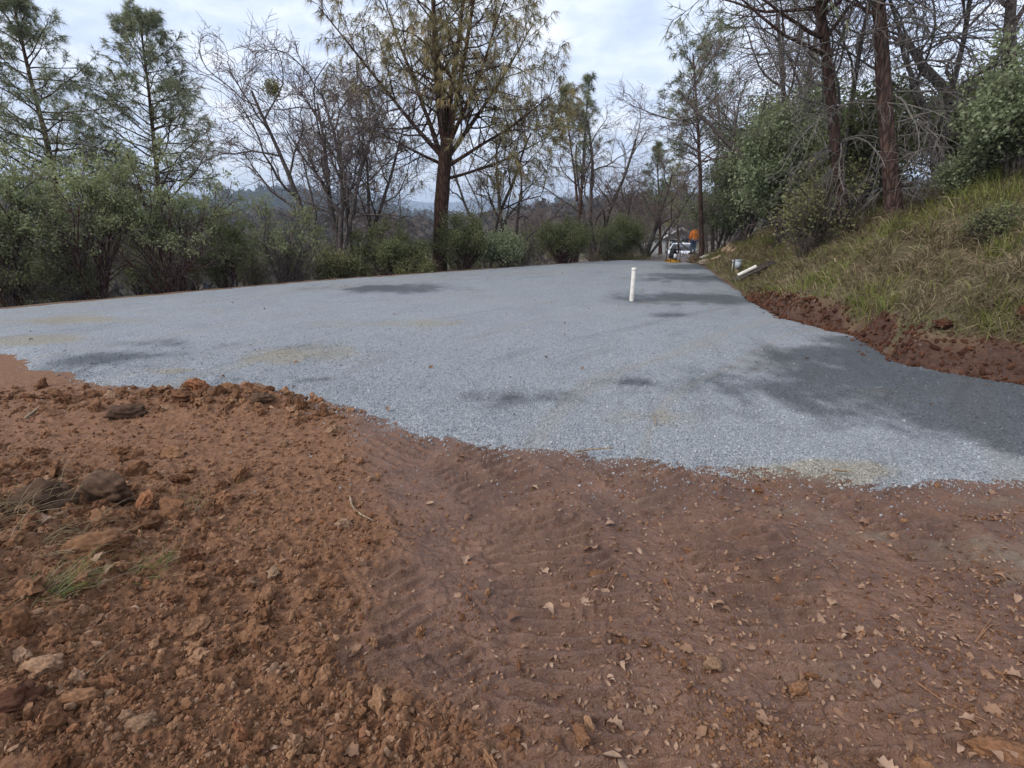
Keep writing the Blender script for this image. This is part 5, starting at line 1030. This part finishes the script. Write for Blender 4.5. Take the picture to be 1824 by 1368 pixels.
def compactor():
    p = hit(1198, 469); root = empty('plate_compactor', p, 0.15); root.scale = (0.82, 0.82, 0.95); tag(root, 'small plate compactor with a black frame and yellow base at the end of the gravel', 'machine'); s = 1.0
    a = Acc(); a.box((0, 0, 0.05), (0.56, 0.70, 0.05)); a.box((0, -0.38, 0.09), (0.54, 0.12, 0.03), (0.7, 0, 0)); a.box((0, 0.38, 0.09), (0.54, 0.12, 0.03), (-0.7, 0, 0)); obj('base_plate', a.mesh('base_plate', YELLOW, False), root)
    a = Acc(); a.box((0, 0.05, 0.14), (0.34, 0.40, 0.13)); obj('exciter', a.mesh('exciter', YELLOW, False), root)
    a = Acc(); a.box((0, 0, 0.36), (0.34, 0.34, 0.26), None, 0.85); e = obj('engine', a.mesh('engine', BLACK, False), root); a = Acc(); a.box((0.02, -0.20, 0.34), (0.17, 0.10, 0.17), None, 0.8); obj('air_cover', a.mesh('air_cover', CARWHITE, False), e); a = Acc(); a.box((0, 0.04, 0.53), (0.30, 0.24, 0.10), None, 0.8); obj('fuel_tank', a.mesh('fuel_tank', BLACK, False), e)
    a = Acc()
    for x in (-0.26, 0.26): a.tube([(x, -0.26, 0.08), (x, -0.26, 0.62), (x, 0.26, 0.62), (x, 0.26, 0.08)], 0.018, 6)
    for y in (-0.26, 0.26): a.tube([(-0.26, y, 0.62), (0.26, y, 0.62)], 0.02, 6)
    obj('frame', a.mesh('frame', BLACK), root); a = Acc(); a.tube([(-0.22, 0.2, 0.35), (-0.22, 0.42, 0.95), (-0.22, 0.45, 1.02), (0.22, 0.45, 1.02), (0.22, 0.42, 0.95), (0.22, 0.2, 0.35)], 0.018, 6); obj('handle', a.mesh('handle', BLACK), root)
compactor()

def car():
    Y = 41.5; c = on_ground(1215, Y, v=440); c[2] = at_y(1195, 432, Y)[2] - 1.74; root = empty('parked_car', c, R(-90 - 24)); tag(root, 'white car with a loaded black roof rack parked beyond the dirt rise', 'car')   # local +X is forward
    prof = [(-2.25, .45), (-2.28, .95), (-2.15, 1.10), (-1.95, 1.62), (-1.7, 1.68), (0.2, 1.70), (0.45, 1.66), (1.15, 1.12), (2.05, 0.98), (2.25, 0.80), (2.28, .45), (2.1, .30), (-2.1, .30)]
    def wid(z): return 0.92 if z < 1.12 else 0.92 - 0.22 * (z - 1.12) / 0.58
    n = len(prof); V = [(x, -wid(z), z) for x, z in prof] + [(x, wid(z), z) for x, z in prof]; me = bpy.data.meshes.new('body'); F = [tuple(range(n)), tuple(range(2 * n - 1, n - 1, -1))] + [(i, i + n, (i + 1) % n + n, (i + 1) % n) for i in range(n)]; me.from_pydata(V, [], F); me.materials.append(CARWHITE); bd = obj('body', me, root); bv = bd.modifiers.new('bevel', 'BEVEL'); bv.width = 0.06; bv.segments = 3; bv.limit_method = 'ANGLE'
    def quad(name, pts, mat, th=0.012, par=root):
        P = np.array(pts, float); nrm = unit(np.cross(P[1] - P[0], P[2] - P[0])); a = Acc(); k = len(P); a.add(np.concatenate([P - nrm * th, P + nrm * th]), [[i, (i + 1) % k, (i + 1) % k + k, i + k] for i in range(k)]); a.F.setdefault(k, []).append(np.array([list(range(k - 1, -1, -1)), list(range(k, 2 * k))])); return obj(name, a.mesh(name, mat, False), par)
    quad('windscreen', [(1.10, -.80, 1.165), (1.10, .80, 1.165), (0.50, .66, 1.635), (0.50, -.66, 1.635)], GLASS); quad('rear_window', [(-2.10, -.78, 1.2), (-2.10, .78, 1.2), (-1.99, .68, 1.56), (-1.99, -.68, 1.56)], GLASS)
    for s in (-1, 1):
        for pts in ([(0.92, 1.17), (0.40, 1.60), (-0.22, 1.60), (-0.22, 1.17)], [(-0.34, 1.17), (-0.34, 1.60), (-1.10, 1.60), (-1.10, 1.17)], [(-1.22, 1.17), (-1.22, 1.60), (-1.80, 1.60), (-1.98, 1.17)]): quad('side_window', [(x, s * (wid(z) + 0.004), z) for x, z in pts], GLASS)
        for x in (1.40, -1.38):
            w = empty('wheel', (x, s * 0.84, 0.34)); w.parent = root; a = Acc(); P = np.array([[0, -0.11, 0], [0, 0.11, 0]]); a.tube(P, 0.34, 24); obj('tyre', a.mesh('tyre', RUBBER), w); a = Acc(); a.tube([(0, s * 0.08, 0), (0, s * 0.125, 0)], 0.21, 18); obj('rim', a.mesh('rim', STEEL), w)
        a = Acc(); a.box((2.2, s * 0.68, 0.82), (0.12, 0.34, 0.16), None, 0.9); obj('headlight', a.mesh('headlight', LAMP, False), root); a = Acc(); a.box((0.82, s * 1.0, 1.2), (0.10, 0.18, 0.14), None, 0.85); obj('mirror', a.mesh('mirror', CARWHITE, False), root)
        for x in (0.0, -1.1): a = Acc(); a.box((x - 0.12, s * 0.935, 1.02), (0.18, 0.02, 0.03)); obj('door_handle', a.mesh('door_handle', BLACK, False), root)
    rk = empty('roof_rack', (0, 0, 1.70)); rk.parent = root
    for s in (-1, 1): a = Acc(); a.tube([(0.3, s * .6, 0.02), (0.2, s * .6, .1), (-1.6, s * .6, .1), (-1.7, s * .6, .02)], 0.022, 6); obj('rail', a.mesh('rail', BLACK), rk)
    for x in (0.1, -0.5, -1.1, -1.6): a = Acc(); a.tube([(x, -.62, .1), (x, .62, .1)], 0.02, 6); obj('crossbar', a.mesh('crossbar', BLACK), rk)
    ld = empty('roof_load', tuple(root.matrix_basis @ Vector((-0.7, 0, 1.822))), root.rotation_euler.z); tag(ld, 'dark crate and tools tied on the roof rack of the white car', 'luggage'); a = Acc(); a.box((0.1, 0.15, 0.13), (0.62, 0.5, 0.26), None, 0.92); obj('crate', a.mesh('crate', BLACK, False), ld); a = Acc(); a.tube([(-0.8, -.3, .04), (0.8, -.25, .05)], 0.035, 8); obj('pole', a.mesh('pole', BLACK), ld)
car()

def house():
    Y = 62.0; ap = at_y(1213, 405, Y); g0 = -6.0; root = empty('gabled_house', (ap[0], Y, g0)); tag(root, 'small gray gabled house with white trim behind the parked car', 'house'); H = ap[2] - g0; w = 2.0; ev = H - w * 0.52; D = 7.0
    WALL = mat_plain('gray_siding', (0.26, 0.27, 0.27), 0.8, 0.06); ROOF = mat_plain('gray_shingles', (0.16, 0.155, 0.15), 0.9, 0.2); TRIM = mat_plain('white_trim', (0.62, 0.62, 0.60), 0.6, 0.04)
    me = bpy.data.meshes.new('wall'); V = [(-w + .3, y, z) for y in (0, D) for z in (0, ev)] + [(w - .3, y, z) for y in (0, D) for z in (0, ev)] + [(0, 0, H - .18), (0, D, H - .18)]; me.from_pydata(V, [], [(0, 4, 5, 8, 1), (2, 3, 9, 7, 6), (0, 1, 3, 2), (4, 6, 7, 5)]); me.materials.append(WALL); obj('wall', me, root)
    for s in (-1, 1):
        a = Acc(); V = np.array([(0, -.4, H), (s * (w + .2), -.4, ev - .1), (s * (w + .2), D + .4, ev - .1), (0, D + .4, H)]); a.add(np.concatenate([V, V - [0, 0, .12]]), [[0, 1, 2, 3], [7, 6, 5, 4], [0, 4, 5, 1], [1, 5, 6, 2], [2, 6, 7, 3], [3, 7, 4, 0]]); obj('roof', a.mesh('roof', ROOF, False), root)
        a = Acc(); V = np.array([(0, -.42, H + .03), (s * (w + .2), -.42, ev - .07), (s * (w + .2), -.42, ev - .30), (0, -.42, H - .20)]); a.add(np.concatenate([V, V - [0, .05, 0]]), [[0, 1, 2, 3], [7, 6, 5, 4], [0, 4, 5, 1], [1, 5, 6, 2], [2, 6, 7, 3], [3, 7, 4, 0]]); obj('fascia_board', a.mesh('fascia_board', TRIM, False), root)
    for x in (-0.75, 0.75): 
        wn = empty('window', (x, -0.02, ev - 0.9)); wn.parent = root; a = Acc(); a.box((0, 0, 0), (1.0, .08, 1.2)); obj('frame', a.mesh('frame', TRIM, False), wn); a = Acc(); a.box((0, -.04, 0), (.82, .04, 1.02)); obj('pane', a.mesh('pane', GLASS, False), wn)
house()

def skin_mesh(name, verts, edges, radii, mats, levels=2, root_i=0):
    """one continuous surface grown round a skeleton"""
    me = bpy.data.meshes.new(name); me.from_pydata(verts, edges, []); o = bpy.data.objects.new(name, me); COL.objects.link(o); o.modifiers.new('skin', 'SKIN')
    if not me.skin_vertices: me.attributes  # created with the modifier
    for i, r in enumerate(radii): me.skin_vertices[0].data[i].radius = (r, r) if not isinstance(r, tuple) else r
    me.skin_vertices[0].data[root_i].use_root = True; o.modifiers['skin'].use_smooth_shade = True; s = o.modifiers.new('smooth', 'SUBSURF'); s.levels = levels; s.render_levels = levels
    dg = bpy.context.evaluated_depsgraph_get(); m2 = bpy.data.meshes.new_from_object(o.evaluated_get(dg)); m2.name = name; bpy.data.objects.remove(o); m2.materials.clear(); m2.materials.append(mats); m2.polygons.foreach_set('use_smooth', np.ones(len(m2.polygons), bool)); return m2
def person():
    Y = 33.6 * 1.0; r = ray(1233, 455); t = Y / r[1]; x = r[0] * t; z = hz(x, Y); root = empty('person', (x, Y, z), R(14)); tag(root, 'person in a bright orange hooded jacket, dark cap and blue jeans standing with back turned', 'person')   # local +Y faces away from the camera
    SK = mat_plain('skin', (0.38, 0.22, 0.15), 0.6, 0.05); OR = mat_plain('orange_jacket', (0.85, 0.20, 0.012), 0.75, 0.10, 5); JE = mat_plain('blue_jeans', (0.035, 0.060, 0.115), 0.85, 0.12, 9); CAP = mat_plain('dark_cap', (0.018, 0.017, 0.020), 0.8, 0.1); SH = mat_plain('brown_boot', (0.05, 0.032, 0.022), 0.7, 0.1); HAIR = mat_plain('dark_hair', (0.02, 0.014, 0.01), 0.7, 0.1)
    V = []; E = []; Rd = []
    def ch(pts, rad, start=None):
        prev = start
        for p, q in zip(pts, rad):
            V.append(p); Rd.append(q); i = len(V) - 1
            if prev is not None: E.append((prev, i))
            prev = i
        return prev
    pel = ch([(0, 0, .94)], [.135]); ches = ch([(0, .0, 1.08), (0, -.01, 1.22), (0, -.01, 1.36)], [(.13, .10), (.145, .11), (.15, .11)], pel); neck = ch([(0, 0, 1.45), (0, .01, 1.50)], [.06, .055], ches); hd = ch([(0, .03, 1.57), (0, .035, 1.64), (0, .02, 1.71)], [.075, .085, .06], neck); ch([(0, .125, 1.60)], [.016], hd - 1)
    for s in (-1, 1):
        ch([(s * .105, .055 - .03, 1.62)], [.014], hd - 1)   # ears
        wr = ch([(s * .19, 0, 1.38), (s * .26, -.02, 1.10), (s * .24, .10, .90)], [.060, .046, .034], ches); pm = ch([(s * .235, .13, .83)], [(.036, .020)], wr)
        for k, (dx, L) in enumerate(((-.026, .072), (-.009, .082), (.009, .076), (.025, .06))): ch([(s * .235 + dx, .15, .79), (s * .235 + dx, .155, .79 - L * .5), (s * .235 + dx * .9, .14, .79 - L)], [.0095, .009, .008], pm)
        ch([(s * .20, .16, .825), (s * .19, .175, .785)], [.011, .009], wr)
        an = ch([(s * .095, 0, .86), (s * .115, .01, .48), (s * .12, -.02, .10)], [.092, .062, .042], pel); ch([(s * .13, .06, .045), (s * .14, .14, .035)], [.045, .035], an)
    obj('body', skin_mesh('person_body', V, E, Rd, SK), root)
    # jacket and trousers: the same skeleton a little thicker
    V2 = []; E2 = []; R2 = []
    def ch2(pts, rad, start=None):
        prev = start
        for p, q in zip(pts, rad):
            V2.append(p); R2.append(q); i = len(V2) - 1
            if prev is not None: E2.append((prev, i))
            prev = i
        return prev
    a0 = ch2([(0, 0, .90)], [(.185, .145)]); c2 = ch2([(0, 0, 1.06), (0, -.01, 1.22), (0, -.015, 1.37)], [(.18, .14), (.185, .145), (.18, .135)], a0); ch2([(0, -.01, 1.46), (0, 0, 1.49)], [.10, .085], c2)
    for s in (-1, 1): ch2([(s * .20, 0, 1.38), (s * .275, -.02, 1.10), (s * .25, .085, .925)], [.085, .070, .058], c2)
    jk = obj('jacket', skin_mesh('jacket', V2, E2, R2, OR), root); a = Acc(); lathe(a, [(0.07, -0.03), (0.10, 0.0), (0.105, 0.05), (0.08, 0.07)], 14, (0, -.05, 1.45)); obj('hood', a.mesh('hood', OR), jk)
    V2.clear(); E2.clear(); R2.clear(); a0 = ch2([(0, 0, .93)], [(.165, .125)])
    for s in (-1, 1): ch2([(s * .10, 0, .82), (s * .115, .01, .48), (s * .12, -.02, .12)], [.112, .084, .074], a0)
    obj('jeans', skin_mesh('jeans', V2, E2, R2, JE), root); rg = np.random.default_rng(1)
    for s in (-1, 1):
        a = Acc(); a.box((s * .13, .05, .045), (.11, .29, .10), (0, 0, -s * .1), 0.8); a.box((s * .12, -.02, .12), (.10, .12, .10)); bo = obj('boot', a.mesh('boot', SH, False), root)
    a = Acc(); lathe(a, [(.104, 1.655), (.108, 1.70), (.092, 1.75), (.05, 1.775), (.001, 1.78)], 18, (0, .025, 0)); cp = obj('cap', a.mesh('cap', CAP), root); a = Acc(); a.box((0, .155, 1.672), (.15, .12, .012), (-.15, 0, 0)); obj('peak', a.mesh('peak', CAP, False), cp)
    a = Acc(); lathe(a, [(.075, 1.54), (.094, 1.58), (.098, 1.66), (.09, 1.68)], 18, (0, .008, 0)); obj('hair', a.mesh('hair', HAIR), root)
    EY = mat_plain('eye', (.6, .6, .6), .3, .02)
    for s in (-1, 1): a = Acc(); a.box((s * .034, .118, 1.635), (.024, .012, .012), None, .8); obj('eye', a.mesh('eye', EY, False), root)
    a = Acc(); a.box((0, .112, 1.555), (.05, .014, .012), None, .8); obj('mouth', a.mesh('mouth', mat_plain('lips', (.3, .13, .1), .6, .03), False), root)
person()

# ------------------------------------------------------------------ air
def haze():
    me = bpy.data.meshes.new('haze'); x0, x1, y0, y1, z0, z1 = -6600, 6600, -6600, 6600, -330, 330; V = [(x, y, z) for z in (z0, z1) for x, y in ((x0, y0), (x1, y0), (x1, y1), (x0, y1))]
    me.from_pydata(V, [], [(0, 3, 2, 1), (4, 5, 6, 7), (0, 1, 5, 4), (1, 2, 6, 5), (2, 3, 7, 6), (3, 0, 4, 7)]); m = bpy.data.materials.new('haze'); m.use_nodes = True; nt = m.node_tree; nt.nodes.remove(nt.nodes['Principled BSDF']); v = nt.nodes.new('ShaderNodeVolumePrincipled'); v.inputs['Color'].default_value = (0.66, 0.80, 1.0, 1); v.inputs['Density'].default_value = 0.00034; v.inputs['Anisotropy'].default_value = 0.0
    nt.links.new(v.outputs[0], nt.nodes['Material Output'].inputs['Volume']); me.materials.append(m); tag(obj('haze', me), kind='stuff', label='thin blue haze over the valley and far hills')
HAZE = True
if HAZE: haze()
bpy.context.view_layer.update()
print('T all', time.time() - T_START, 'tris', sum(len(m.loops) - 2 * len(m.polygons) for m in bpy.data.meshes))
